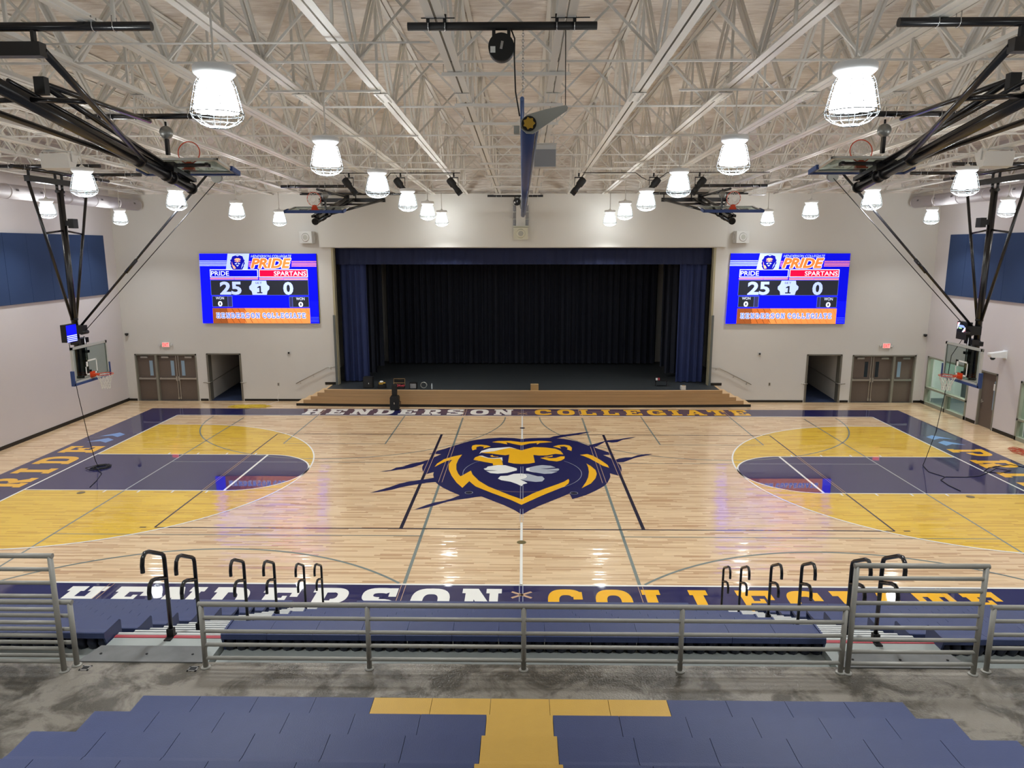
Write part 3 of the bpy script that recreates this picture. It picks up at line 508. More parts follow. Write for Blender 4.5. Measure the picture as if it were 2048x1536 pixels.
# navy apron
AX, AY = 16.02, 8.9
rect(M_NAVY, -AX, AX, HY, AY, Z_AP); rect(M_NAVY, -AX, AX, -9.0, -HY, Z_AP)
rect(M_NAVY, -AX, -HX, -HY, HY, Z_AP); rect(M_NAVY, HX, AX, -HY, HY, Z_AP)
for s_ in (-1, 1):
    hx = s_ * (HX - 1.6); R = 6.02
    # yellow field inside the three point line
    pts = [(s_ * HX, R)] + [(hx - s_ * R * math.cos(math.radians(a)), R * math.sin(math.radians(a))) for a in range(90, -91, -3)] + [(s_ * HX, -R)]
    fm(M_YELLOW).poly(pts, Z_ST)
    # navy lane with its half circle
    fx = s_ * (HX - 5.79)
    pts = [(s_ * HX, 1.83)] + [(fx - s_ * 1.83 * math.cos(math.radians(a)), 1.83 * math.sin(math.radians(a))) for a in range(90, -91, -5)] + [(s_ * HX, -1.83)]
    fm(M_NAVY).poly(pts, Z_KEY)
    arc(M_WHITE, (hx, 0), R, 90 if s_ > 0 else -90, 270 if s_ > 0 else 90, 0.05, Z_W, 90)
    seg(M_WHITE, (hx, R), (s_ * HX, R), 0.05, Z_W); seg(M_WHITE, (hx, -R), (s_ * HX, -R), 0.05, Z_W)
    seg(M_WHITE, (s_ * HX, 1.83), (fx, 1.83), 0.05, Z_W); seg(M_WHITE, (s_ * HX, -1.83), (fx, -1.83), 0.05, Z_W)
    seg(M_WHITE, (fx, 1.83), (fx, -1.83), 0.07, Z_W + 0.0004)
    arc(M_WHITE, (fx, 0), 1.83, 90 if s_ > 0 else -90, 270 if s_ > 0 else 90, 0.05, Z_W, 50)
    for x in (8.99, 9.97, 10.95, 11.93):
        for q in (-1, 1): rect(M_WHITE, s_ * x - 0.025, s_ * x + 0.025, min(q * 1.86, q * 2.02), max(q * 1.86, q * 2.02), Z_W)
    # practice courts: grey lines
    vx0, vx1, cx = 2.43, 11.4, 6.72
    seg(M_LINEG, (s_ * vx0, 7.3), (s_ * vx0, -7.58), 0.07, Z_LN); seg(M_LINEG, (s_ * vx1, 7.2), (s_ * vx1, -7.0), 0.05, Z_LN)
    for y in (1.0, -5.05): seg(M_LINEG, (s_ * vx0, y), (s_ * vx1, y), 0.035, Z_LN)
    for x in (4.86, 8.48): seg(M_LINEG, (s_ * x, 7.6), (s_ * x, 3.24), 0.05, Z_LN)
    seg(M_LINEG, (s_ * 4.86, 3.24), (s_ * 8.48, 3.24), 0.03, Z_LN)
    arc(M_LINEG, (s_ * cx, 7.4), 6.02, 180, 360, 0.05, Z_LN, 90, lambda x, y: y < 7.6)
    arc(M_LINEG, (s_ * cx, -11.9), 6.02, 0, 180, 0.06, Z_LN, 90, lambda x, y: y > -7.6)
    # where the grey lines cross the navy lane they show as pale lines
    seg(M_LGREY, (s_ * vx1, 1.8), (s_ * vx1, -1.8), 0.03, Z_W); seg(M_LGREY, (s_ * 7.3, 1.0), (s_ * vx1, 1.0), 0.02, Z_W)
    # volleyball court
    seg(M_LINEN, (s_ * 9.14, 4.6), (s_ * 9.14, -4.6), 0.05, Z_LN + 0.0002); seg(M_LINEN, (s_ * 3.0, 4.6), (s_ * 3.0, -4.6), 0.09, Z_LN + 0.0002)
    for dx in (-0.035, 0.035): seg(M_TAN, (s_ * 9.14 + dx, 1.8), (s_ * 9.14 + dx, -1.8), 0.014, Z_W)
    for dx in (-0.06, 0.06):
        seg(M_TAN, (s_ * 3.0 + dx, 2.4), (s_ * 3.0 + dx, -0.45), 0.014, Z_W); seg(M_TAN, (s_ * 2.43 + dx * 0.9, 2.95), (s_ * 2.43 + dx * 0.9, -1.0), 0.014, Z_W)
    for x in (2.43, 8.48):
        for dx in (-0.045, 0.045): seg(M_TAN, (s_ * x + dx, -7.66), (s_ * x + dx, -9.0), 0.012, Z_W); seg(M_TAN, (s_ * x + dx, 7.66), (s_ * x + dx, 8.85), 0.02, Z_W)
    rect(M_LINEN, s_ * 9.44 - 0.08, s_ * 9.44 + 0.08, -4.62, -4.57, Z_LN)
seg(M_LINEN, (-9.14, 4.6), (9.14, 4.6), 0.05, Z_LN); seg(M_LINEN, (-9.14, -4.6), (9.14, -4.6), 0.05, Z_LN)
# white boundary, centre line
for y in (HY, -HY): seg(M_WHITE, (-HX, y), (HX, y), 0.06, Z_W)
for x in (HX, -HX): seg(M_WHITE, (x, HY), (x, -HY), 0.06, Z_W)
seg(M_WHITE, (-0.01, HY), (-0.01, 3.98), 0.06, Z_W); seg(M_WHITE, (-0.01, -4.16), (-0.01, -HY), 0.06, Z_W)
for dx in (-0.035, 0.035):
    for a, c in ((3.98, 3.5), (3.15, 2.4), (0.6, -0.4), (-1.2, -2.55), (-3.2, -4.1), (-7.66, -9.0), (7.66, 8.85)): seg(M_LGREY, (dx - 0.01, a), (dx - 0.01, c), 0.012, Z_W)
arc(M_LGREY, (0, 0), 1.83, -62, 42, 0.012, Z_W - 0.0006, 40); arc(M_LGREY, (0, 0), 1.83, 138, 192, 0.012, Z_W - 0.0006, 30); arc(M_TAN, (0, 0), 1.83, 238, 302, 0.012, Z_W - 0.0006, 30)
# little crossed boards at mid court on both aprons
for yc in (-8.05, 8.05):
    for q in (-1, 1): seg(M_TAN, (-0.2, yc - 0.13 * q), (0.2, yc + 0.13 * q), 0.06, Z_W)
# post sockets
def disc(m, x, y, r, z): fm(m).poly([(x + r * math.cos(i * PI / 10), y + r * math.sin(i * PI / 10)) for i in range(20)], z)
disc(M_LINEN, 0, 5.59, 0.1, Z_W + 0.0006); disc(mat('brass_plate', '8d8158', 0.35, metal=0.6), -0.01, -5.41, 0.11, Z_W + 0.0006)
for x in (-1.51, 1.47): arc(M_LGREY, (x, -1.91), 0.11, 0, 360, 0.012, Z_W, 24); disc(M_LINEN, x, -1.91, 0.1, Z_W)
for x in (-12.53, 12.5): disc(mat('brass_plate2', '8a7a58', 0.35, metal=0.5), x, -2.06, 0.11, Z_W)
# lion crest
LM = (M_NAVY, M_GOLD, M_WHITE, M_LGREY)
LION_ORDER = ['navy', 'jaw', 'cres1', 'cres2', 'hair', 'browL', 'forehead', 'eyeL', 'eyewhite', 'pupilL', 'earL', 'eyeR', 'pupilR', 'earR', 'cheekL', 'cheekwhite', 'cheekR', 'noseR', 'noseW']
for i, k in enumerate(LION_ORDER):
    c, P = LION[k]; zz = Z_LOGO if k == 'navy' else Z_L2 + 0.00003 * i
    mb = MB(); mb.poly(P, zz); o = clean(mb.build('lion_crest', LM[c], fl))
# slab lettering, cap height 1, width about .8
def G(ch):
    """glyph as list of polygons"""
    P = []; r = lambda a, c, d, e: P.append([(a, d), (c, d), (c, e), (a, e)])
    def ring(a0, a1, n=18, cx=0.4, cy=0.5, rx=0.4, ry=0.5, ix=0.155, iy=0.27, p=0.7):
        def f(t, X, Y):
            c, s_ = math.cos(t), math.sin(t); return (cx + X * math.copysign(abs(c) ** p, c), cy + Y * math.copysign(abs(s_) ** p, s_))
        A = [f(math.radians(a0 + (a1 - a0) * i / n), rx, ry) for i in range(n + 1)]; B = [f(math.radians(a0 + (a1 - a0) * i / n), ix, iy) for i in range(n + 1)]
        for i in range(n): P.append([A[i], A[i + 1], B[i + 1], B[i]])
    if ch == 'H': r(.07, .29, 0, 1); r(.51, .73, 0, 1); r(.29, .51, .4, .6); r(0, .36, 0, .19); r(.44, .8, 0, .19); r(0, .36, .81, 1); r(.44, .8, .81, 1)
    elif ch == 'E': r(.07, .3, 0, 1); r(0, .76, 0, .21); r(0, .76, .79, 1); r(.3, .52, .41, .59); r(.44, .54, .33, .67); r(.6, .76, 0, .37); r(.6, .76, .63, 1)
    elif ch == 'N': r(.07, .25, 0, 1); r(.57, .75, 0, 1); r(0, .33, 0, .18); r(0, .3, .82, 1); r(.5, .82, .82, 1); P.append([(.07, 1), (.33, 1), (.75, 0), (.5, 0)])
    elif ch == 'D': r(.07, .3, 0, 1); r(0, .42, 0, .21); r(0, .42, .79, 1); ring(-90, 90, 16, .38, .5, .42, .5, .18, .29, .75)
    elif ch == 'O': ring(0, 360, 32)
    elif ch == 'C': ring(38, 322, 28); r(.56, .76, .6, .9); r(.6, .76, .12, .34)
    elif ch == 'G': ring(38, 322, 28); r(.56, .76, .6, .92); r(.56, .8, .04, .45); r(.42, .8, .37, .5)
    elif ch == 'S':
        for rr in ((40, 270, .72, .27, .28), (-140, 90, .28, .27, .28)):
            a0, a1, cy, ry, _ = rr
            n = 16
            def f(t, X, Y, cy=cy): c, s_ = math.cos(t), math.sin(t); return (0.38 + X * math.copysign(abs(c) ** .75, c), cy + Y * math.copysign(abs(s_) ** .75, s_))
            A = [f(math.radians(a0 + (a1 - a0) * i / n), .37, .29) for i in range(n + 1)]; B = [f(math.radians(a0 + (a1 - a0) * i / n), .14, .08) for i in range(n + 1)]
            for i in range(n): P.append([A[i], A[i + 1], B[i + 1], B[i]])
        r(.56, .72, .66, 1); r(.04, .2, 0, .34)
    elif ch == 'R': r(.07, .3, 0, 1); r(0, .38, 0, .19); r(0, .45, .81, 1); ring(-90, 90, 14, .42, .69, .34, .31, .12, .13, .8); P.append([(.3, .5), (.52, .5), (.72, .19), (.5, .0)]); P.append([(.36, .5), (.56, .5), (.7, 0), (.46, 0)]); r(.46, .82, 0, .19)
    elif ch == 'P': r(.07, .3, 0, 1); r(0, .4, 0, .2); r(0, .45, .81, 1); ring(-90, 90, 14, .42, .67, .37, .33, .15, .13, .8)
    elif ch == 'L': r(.07, .3, 0, 1); r(0, .74, 0, .21); r(0, .4, .8, 1); r(.57, .74, 0, .42)
    elif ch == 'I': r(.12, .36, 0, 1); r(0, .48, 0, .2); r(0, .48, .8, 1)
    elif ch == 'T': r(.28, .52, 0, 1); r(.14, .66, 0, .19); r(0, .8, .79, 1); r(0, .16, .6, 1); r(.64, .8, .6, 1)
    elif ch == 'A': P.append([(.02, 0), (.22, 0), (.5, 1), (.28, 1)]); P.append([(.58, 0), (.8, 0), (.54, 1), (.3, 1)]); r(.2, .6, .22, .38); r(-.04, .3, 0, .18); r(.5, .86, 0, .18)
    return P
_n = [0]
def slab(mb, s_, x0, x1, fn, sp=0.24, lift=(0, 0, 0.00001)):
    """letters evenly spaced from x0 to x1; fn maps (x, v) to a point"""
    n = len(s_); wid = [0.5 if c == 'I' else 0.8 for c in s_]; gap = x1 - x0; tot = sum(wid) + sp * (n - 1); k = gap / tot; x = x0
    for c, wc in zip(s_, wid):
        for p in G(c):
            mb.poly([fn(x + u * k, v) for u, v in p]); j = len(mb.v); _n[0] = (_n[0] + 1) % 60
            for t in range(j - len(p), j):
                q = mb.v[t]; mb.v[t] = (q[0] + lift[0] * _n[0], q[1] + lift[1] * _n[0], q[2] + lift[2] * _n[0])
        x += (wc + sp) * k
for ya, yb in ((7.80, 8.82), (-8.87, -7.80)):
    for s_, a, c, m in (('HENDERSON', -9.22, -0.42, M_WHITE), ('COLLEGIATE', 0.52, 9.5, M_GOLD)):
        mb = MB(); slab(mb, s_, a, c, lambda x, v: (x, ya + (yb - ya) * v, Z_TX)); mb.build('apron_lettering', m, fl)
mb = MB(); slab(mb, 'PRIDE', -2.95, 2.85, lambda x, v: (-14.6 - 1.2 * v, x, Z_TX), 0.42); mb.build('apron_lettering', M_GOLD, fl)
mb = MB(); slab(mb, 'PRIDE', -2.82, 2.95, lambda x, v: (14.6 + 1.2 * v, -x, Z_TX), 0.42); mb.build('apron_lettering', M_GOLD, fl)
for s_ in (-1, 1):
    for dy in (0, -0.78):
        P = [(-15.61, 4.14), (-15.14, 4.7), (-14.8, 4.45), (-14.87, 4.05), (-15.18, 4.25)]
        mb = MB(); mb.poly([(x if s_ < 0 else -x, y + dy) for x, y in P], Z_TX); clean(mb.build('chevron', M_LBLUE, fl))
for nm, (mb, m) in FM.items():
    clean(mb.build({'floor_paint_navy': 'apron_paint', 'maple_yellow_stain': 'three_point_stain'}.get(nm, 'court_line'), None, fl))

# ------------------------------------------------------------------ stage
ZS = 0.76
def yf(x): return 9.47 - 0.25 * (1 - min(1, (x / 9.95)) ** 2) if abs(x) < 9.95 else 9.47
st = MB(); N = 24
for a, c, zt, zb in [(-9.95, 9.95, 0.12, 0.0), (-9.62, 9.62, 0.28, 0.12), (-9.28, 9.28, 0.44, 0.28), (-8.98, 8.98, 0.60, 0.44), (-8.66, 8.66, ZS, 0.60)]:
    st.use(M_BLACKM if zb == 0 else M_OAK)
    xs = [a + (c - a) * i / N for i in range(N + 1)]
    P = [(x, yf(x) - (0.0 if zb else -0.02)) for x in xs] + [(c, YB - 0.005), (a, YB - 0.005)]; st.prism(P, zb, zt - 0.03)
    if zt < ZS:
        st.prism(P, zt - 0.03, zt - 0.004); st.use(M_OAKL)
        for e_ in (a, c): st.box(min(e_ - 0.012, e_ - (0.36 if e_ > 0 else -0.36)), max(e_ + 0.012, e_ + (0.36 if e_ < 0 else -0.36)), 9.475, YB - 0.005, zt - 0.004, zt)
    else:
        st.use(M_OAKL); st.prism([(x, yf(x) - 0.008) for x in xs] + [(c, YB - 0.005), (a, YB - 0.005)], zt - 0.03, zt - 0.004)
so = clean(st.build('stage_steps')); tag(so, 'oak faced stage apron with five side steps at each end', 'stage')
b = MB(); xs = [-8.55 + 17.1 * i / N for i in range(N + 1)]
b.prism([(x, yf(x) + 0.06) for x in xs] + [(8.55, YB + 0.3), (9.4, YB + 0.3), (9.4, 17.3), (-9.4, 17.3), (-9.4, YB + 0.3), (-8.55, YB + 0.3)], ZS - 0.02, ZS + 0.004)
struct(clean(b.build('floor_stage', M_STAGE)))
b = MB(); b.box(-9.6, -9.4, YB + 0.3, 17.3, 0, 8).box(9.4, 9.6, YB + 0.3, 17.3, 0, 8).box(-9.6, 9.6, 17.3, 17.5, 0, 8)
struct(b.build('wall_stage_back', mat('stage_wall_grey', 'b8b6b0', 0.8)))
struct(MB().box(-9.6, 9.6, YB + 0.3, 17.5, 8, 8.2).build('ceiling_stage', M_BLACKM))
def curtain(x0, x1, y, z0, z1, m, amp=0.07, per=0.3, seed=1):
    rnd = random.Random(seed); n = max(8, int((x1 - x0) / 0.035)); b = MB(); ph = rnd.random() * 6; V = []; t = 0
    for i in range(n + 1):
        x = x0 + (x1 - x0) * i / n; t += (x1 - x0) / n / per * 2 * PI * (0.6 + 0.9 * rnd.random() * 0.8)
        V.append((x, math.sin(t + ph) + 0.4 * math.sin(2.3 * t)))
    for z, k in ((z1, 0.75), ((z0 + z1) / 2, 0.95), (z0, 1.15)):
        for x, o_ in V: b.v.append((x, y + amp * k * o_, z))
    for r_ in range(2):
        for i in range(n): b.face([r_ * (n + 1) + i, (r_ + 1) * (n + 1) + i, (r_ + 1) * (n + 1) + i + 1, r_ * (n + 1) + i + 1], True)
    return b.build('stage_curtain', m)
o = curtain(-8.3, 8.3, 10.98, 6.10, 6.95, M_VAL, 0.03, 0.55, 3); o.name = 'stage_valance'; tag(o, 'short navy valance hanging across the top of the stage opening', 'valance')
tag(curtain(-8.22, -7.02, 11.2, 0.80, 6.5, M_NVY, 0.07, 0.28, 4), 'gathered navy front curtain at the end of the stage nearest the blank wall', 'curtain')
tag(curtain(6.98, 8.22, 11.2, 0.80, 6.5, M_NVY, 0.07, 0.28, 5), 'gathered navy front curtain at the end of the stage nearest the window wall', 'curtain')
tag(curtain(-7.9, -6.95, 12.6, 0.95, 6.6, M_BLKC, 0.06, 0.25, 6), 'narrow black wing curtain behind the left navy curtain', 'curtain')
tag(curtain(6.75, 7.9, 12.6, 0.95, 6.6, M_BLKC, 0.06, 0.25, 7), 'narrow black wing curtain behind the right navy curtain', 'curtain')
tag(curtain(-8.6, -7.0, 14.6, 0.95, 6.6, M_BLKC, 0.06, 0.25, 8), 'black wing curtain deeper on the stage, left of the backdrop', 'curtain')
tag(curtain(6.9, 8.6, 14.6, 0.95, 6.6, M_BLKC, 0.06, 0.25, 9), 'black wing curtain deeper on the stage, right of the backdrop', 'curtain')
tag(curtain(-7.1, 7.0, 16.4, 0.82, 6.7, M_BLKC, 0.12, 0.34, 10), 'wide black pleated backdrop curtain across the rear of the stage', 'curtain')
tag(MB().tube([(-7.45, 17.2, 0.8), (-7.45, 17.2, 6.9)], 0.05, 10).build('conduit_pipe', M_SPK), 'pale vertical pipe showing in the gap beside the backdrop curtain', 'pipe')
# things on and before the stage
root = thing('speaker_cabinet', 'black loudspeaker box on the stage beside the left navy curtain', 'speaker', (-6.78, 9.75, ZS))
MB().box(-0.2, 0.2, -0.18, 0.2, 0, 0.5).build('cabinet', M_BLACKM, root); MB().box(-0.16, 0.16, -0.19, -0.18, 0.05, 0.45).build('grille', mat('dark_grille', '1d1f22', 0.7), root); MB().box(0.03, 0.055, -0.196, -0.19, 0.2, 0.26).build('badge', M_WLINE, root)
root = thing('tool_bag', 'black tool bag with yellow tool on top, next to the black speaker on stage', 'tool bag', (-6.17, 9.66, ZS))
MB().box(-0.17, 0.17, -0.12, 0.12, 0, 0.18).build('bag', M_BLACKM, root); MB().box(-0.13, 0.05, -0.06, 0.05, 0.18, 0.27).box(0.0, 0.15, -0.04, 0.03, 0.22, 0.27).build('yellow_tool', M_BRASS, root); MB().lathe([(0.01, 0.06), (0.07, 0.05), (0.09, 0)], 10, (-0.02, 0, 0.27)).build('cap', M_WLINE, root)
root = thing('open_tool_case', 'open black case full of red tools standing on the stage edge', 'tool case', (-5.42, 9.6, ZS))
b = MB(); b.box(-0.24, 0.24, -0.02, 0.0, 0.24, 0.26).build('lid_edge', M_CARD, root)
MB().box(-0.25, 0.25, -0.14, 0.14, 0, 0.09).build('case_tray', M_BLACKM, root)
b = MB(); b.box(-0.25, -0.235, 0.13, 0.15, 0.09, 0.42).box(0.235, 0.25, 0.13, 0.15, 0.09, 0.42).box(-0.25, 0.25, 0.13, 0.15, 0.405, 0.42).build('lid_rim', M_CARD, root)
MB().box(-0.235, 0.235, 0.14, 0.15, 0.09, 0.405).build('lid_panel', M_BLACKM, root)
b = MB(); rr = random.Random(5)
for k in range(9): x = -0.2 + 0.05 * k; b.bar((x, -0.1 + 0.1 * rr.random(), 0.1), (x + 0.05, 0.08, 0.12 + 0.06 * rr.random()), 0.03)
b.build('red_tools', M_RED, root)
root = thing('space_heater', 'grey metal box with dark rails on the stage, beside coiled wire', 'box', (-4.78, 9.6, ZS))
MB().box(-0.13, 0.13, -0.1, 0.1, 0.03, 0.24).build('box_body', M_GRILLE, root); MB().box(-0.16, -0.13, -0.12, 0.12, 0, 0.27).box(0.13, 0.16, -0.12, 0.12, 0, 0.27).box(-0.16, 0.16, -0.12, 0.12, 0.26, 0.285).build('rails', M_BLACKM, root)
root.name = 'metal_box'
b = MB(); rr = random.Random(3)
for k in range(7): b.tube([(-4.35 + 0.13 * math.cos(t * PI / 8) + 0.03 * rr.random(), 9.6 + 0.04 * (k % 3), ZS + 0.15 + 0.13 * math.sin(t * PI / 8)) for t in range(16)], 0.006, 5, closed=True)
tag(b.build('wire_coil', M_STEELG), 'loose coil of grey wire standing on the stage beside the metal box', 'wire coil')
root = thing('water_bottle', 'clear plastic water bottle standing at the stage edge', 'bottle', (-3.96, 9.5, ZS))
MB().lathe([(0.035, 0), (0.038, 0.02), (0.036, 0.15), (0.03, 0.18), (0.014, 0.22)], 12).build('bottle_body', mat('clear_plastic', 'aeb9bd', 0.15), root); MB().lathe([(0.016, 0.22), (0.016, 0.245)], 10).build('bottle_cap', M_WLINE, root)
root = thing('cardboard_box', 'small tan cardboard box at the middle of the stage edge', 'box', (0.52, 9.4, ZS))
MB().box(-0.17, 0.17, -0.13, 0.13, 0, 0.24).build('box_body', M_CARD, root); MB().box(-0.17, 0.17, -0.13, -0.01, 0.24, 0.246).box(-0.17, 0.17, 0.01, 0.13, 0.24, 0.246).build('flap', M_CARD, root)
root = thing('paper_cup_box', 'small white carton on the stage edge before the right navy curtain', 'carton', (6.98, 9.5, ZS))
MB().prism([(-0.1, -0.08), (0.1, -0.08), (0.12, 0.09), (-0.12, 0.09)], 0, 0.17).build('carton', M_SPK, root); MB().box(-0.05, 0.06, -0.03, 0.04, 0.17, 0.19).build('contents', M_CARD, root); root.name = 'carton'
root = thing('folding_stool', 'low black folding stool with small things on it, on stage near the right curtain', 'stool', (6.1, 10.3, ZS))
MB().box(-0.2, 0.35, -0.12, 0.12, 0.24, 0.27).build('seat', M_BLACKM, root)
for x in (-0.17, 0.32): MB().bar((x, -0.1, 0), (x, 0.1, 0.25), 0.02).bar((x, 0.1, 0), (x, -0.1, 0.25), 0.02).build('leg', M_BLACKM, root)
MB().box(-0.17, -0.1, -0.05, 0.05, 0.27, 0.36).build('white_pack', M_WLINE, root); MB().box(-0.08, 0.0, -0.05, 0.05, 0.27, 0.37).build('red_pack', M_RED, root)
root = thing('rolling_case', 'tall black wheeled equipment case standing on the floor before the stage', 'equipment case', (-5.46, 8.72, 0))
MB().prism([(-0.19, 0.06), (0.19, 0.06), (0.19, 0.55), (0.15, 0.62), (-0.15, 0.62), (-0.19, 0.55)], -0.16, 0.16, Matrix.Rotation(PI / 2, 4, 'X')).build('case_body', M_BLACKM, root)
MB().box(-0.1, 0.1, -0.1, 0.1, 0.62, 1.1).build('upper_column', M_BLACKM, root)
MB().tube([(0.19, -0.05, 0.2), (0.26, -0.05, 0.23), (0.26, -0.05, 0.38), (0.19, -0.05, 0.4)], 0.012, 6).build('side_handle', M_BLACK, root)
MB().box(-0.015, 0.015, -0.175, -0.16, 0.28, 0.36).build('latch', M_CHROME, root)
for x in (-0.15, 0.15): MB().tube([(x - 0.02, 0.1, 0.045), (x + 0.02, 0.1, 0.045)], 0.045, 12).build('wheel', M_BLACK, root); 
MB().box(-0.17, 0.17, -0.12, -0.04, 0, 0.06).build('foot', M_BLACK, root)
def scribble(name, m, cx, cy, rx, ry, n, r, seed, lab, cat, z=0.0):
    rr = random.Random(seed); P = []
    for i in range(n * 12):
        a = i * PI / 6 + rr.uniform(-.2, .2); k = rr.uniform(0.05, 1.0); P.append((cx + rx * k * math.cos(a), cy + ry * k * math.sin(a), z + r + rr.random() * 0.02))
    Q = []
    for i in range(len(P) - 1):
        for t in (0, .34, .67):
            p0 = Vector(P[max(i - 1, 0)]); p1 = Vector(P[i]); p2 = Vector(P[i + 1]); p3 = Vector(P[min(i + 2, len(P) - 1)])
            Q.append(0.5 * ((2 * p1) + (p2 - p0) * t + (2 * p0 - 5 * p1 + 4 * p2 - p3) * t * t + (3 * p1 - p0 - 3 * p2 + p3) * t ** 3))
    for q in Q: q.z = max(q.z, z + r)
    return tag(MB().tube(Q, r, 6).build(name, m), lab, cat)
scribble('yellow_extension_cord', M_YCORD, -11.9, 9.25, 1.0, 0.42, 14, 0.008, 2, 'tangled yellow extension cord on the floor left of the stage', 'cord')
scribble('orange_extension_cord', M_OCORD, 17.0, 2.35, 0.42, 0.75, 8, 0.008, 3, 'tangled orange extension cord on the floor below the farther window', 'cord')
# ------------------------------------------------------------------ the two LED scoreboards
def scoreboard(cx, side):
    W_, H_ = 5.12, 3.04; z0 = 3.54
    root = thing('led_scoreboard', 'large lit blue LED scoreboard on the wall %s of the stage' % side, 'scoreboard', (cx, YB, z0), 0, 'LED scoreboards beside the stage')
    MB().box(-W_ / 2, W_ / 2, -0.09, -0.006, 0, H_).build('housing', M_BLACKM, root)
    d = MB()
    def S(x, y, layer):
        t = (y - 187) / 947.0; xl = 140 + 75 * t; xr = 1725 + 55 * t
        return ((x - xl) / (xr - xl) * W_ - W_ / 2, -0.092 - 0.0012 * layer, H_ * (1 - t))
    def pl(m, pts, layer): d.use(m); d.poly([S(x, y, layer) for x, y in pts][::-1])
    def rc(m, x0, y0, x1, y1, layer):
        def q(x, y):   # keep verticals parallel to the board edge
            return (x + (y - y0) * 0.055, y)
        pl(m, [q(x0, y0), q(x1, y0), q(x1, y1), q(x0, y1)], layer)
    BL, DK, LT, WH, OR_, PK, RD = em('060af0', 1.7), em('24262e'), em('aabcff', 1.1), em('dfe6ff'), em('ff7a3a'), em('ff8a8c'), em('f4083c')
    rc(BL, 140, 187, 1725, 1134, 0)
    pl(em('0306b8', 1.3), [(1400, 187), (1725, 187), (1762, 830), (1640, 830), (1610, 400), (1400, 400)], 0.3)
    for y in (285, 307, 328, 347): rc(em('b8c8ff'), 143, y - 5, 512, y + 5, 1)
    for y in (293, 315, 335, 355): rc(PK, 1395, y - 5, 1730, y + 5, 1); rc(PK, 815, y - 5, 845, y + 5, 1)
    pl(LT, [(527, 187), (822, 187), (800, 402), (505, 402)], 1)
    nv = em('0a0c9a')
    # small lion crest
    c_ = 661
    pl(nv, [(c_, 200), (590, 225), (578, 262), (560, 275), (570, 290), (562, 318), (575, 345), (572, 360), (600, 402), (725, 402), (748, 360), (745, 345), (762, 318), (752, 290), (760, 275), (745, 262), (730, 222)], 2)
    fo = em('ffae86')
    pl(fo, [(c_ - 45, 262), (c_ - 10, 245), (c_, 252), (c_ + 10, 245), (c_ + 48, 262), (c_ + 30, 275), (c_ + 14, 276), (c_ + 14, 300), (c_ - 14, 300), (c_ - 14, 276), (c_ - 30, 275)], 3)
    pl(fo, [(c_ - 40, 280), (c_ - 18, 286), (c_ - 20, 296), (c_ - 38, 292)], 3); pl(fo, [(c_ + 40, 280), (c_ + 18, 286), (c_ + 20, 296), (c_ + 38, 292)], 3)
    pl(fo, [(c_ - 78, 290), (c_ - 62, 340), (c_ - 40, 350), (c_ - 20, 385), (c_ - 50, 392), (c_ - 72, 345)], 3); pl(LT, [(c_ + 84, 300), (c_ + 72, 350), (c_ + 50, 390), (c_ + 62, 340)], 3)
    pl(LT, [(c_ - 25, 212), (c_, 206), (c_ + 25, 212), (c_, 224)], 3)
    pl(LT, [(c_ - 38, 318), (c_ - 8, 308), (c_ - 6, 322), (c_ - 24, 332)], 3); pl(LT, [(c_ + 38, 318), (c_ + 8, 308), (c_ + 6, 322), (c_ + 24, 332)], 3); pl(LT, [(c_ - 20, 340), (c_ + 22, 340), (c_, 362)], 3)
    def tx(s_, x0, x1, y0, y1, m, layer, shear=0.0, off=0.0):
        put_text(d, text_mesh(s_, x0, x1, -y1, -y0, shear, off), lambda u, v: S(u + (-v - y0) * 0.055, -v, layer), m)
    tx('HENDERSON COLLEGIATE', 842, 1392, 205, 238, em('c4dcff'), 2, 0.25, 0.0)
    for ox, oy in ((-8, 0), (8, 0), (0, -7), (0, 7), (-6, -5), (6, 5), (6, -5), (-6, 5)): tx('PRIDE', 836 + ox, 1386 + ox, 250 + oy, 382 + oy, em('ffe0d4'), 3 + 0.02 * (ox + oy), 0.25, 0.05)
    tx('PRIDE', 836, 1386, 250, 382, OR_, 4.2, 0.25, 0.04)
    for x0, x1, c in ((285, 938, em('0000c8')), (950, 1612, RD)):
        rc(WH, x0, 398, x1, 505, 1.5); rc(c, x0 + 10, 408, x1 - 10, 495, 2)
    tx('PRIDE', 302, 545, 422, 482, WH, 3, 0, 0.012); tx('SPARTANS', 1155, 1592, 424, 484, WH, 3, 0, 0.012)
    rc(PK, 290, 514, 612, 534, 1); rc(PK, 618, 514, 940, 534, 1); rc(PK, 956, 514, 1285, 538, 1); rc(PK, 1290, 516, 1617, 540, 1)
    rc(em('4a56a8'), 292, 542, 1622, 750, 1); rc(DK, 298, 547, 1616, 745, 1.5)
    # set badge
    pl(LT, [(862, 550), (1052, 550), (1062, 600), (1098, 630), (1096, 665), (1070, 695), (1062, 742), (868, 742), (858, 695), (825, 665), (822, 630), (850, 600)], 3)
    tx('SET', 905, 995, 566, 594, DK, 4, 0, 0.0); pl(DK, [(958, 622), (980, 622), (984, 706), (1002, 706), (1003, 722), (930, 722), (929, 706), (962, 706), (959, 646), (932, 652), (932, 640)], 4)
    tx('25', 418, 712, 562, 742, LT, 3, 0, 0.035); tx('0', 1280, 1416, 566, 744, LT, 3, 0, 0.035)
    rc(em('5060b0'), 316, 760, 592, 908, 1); rc(DK, 321, 765, 526, 903, 1.5); rc(em('30305a'), 532, 765, 584, 903, 1.5)
    rc(em('5060b0'), 1364, 766, 1632, 912, 1); rc(DK, 1412, 771, 1628, 907, 1.5); rc(em('30305a'), 1369, 771, 1406, 907, 1.5)
    tx('WON', 366, 478, 770, 806, WH, 3, 0, 0.0); tx('WON', 1460, 1574, 778, 816, WH, 3, 0, 0.0)
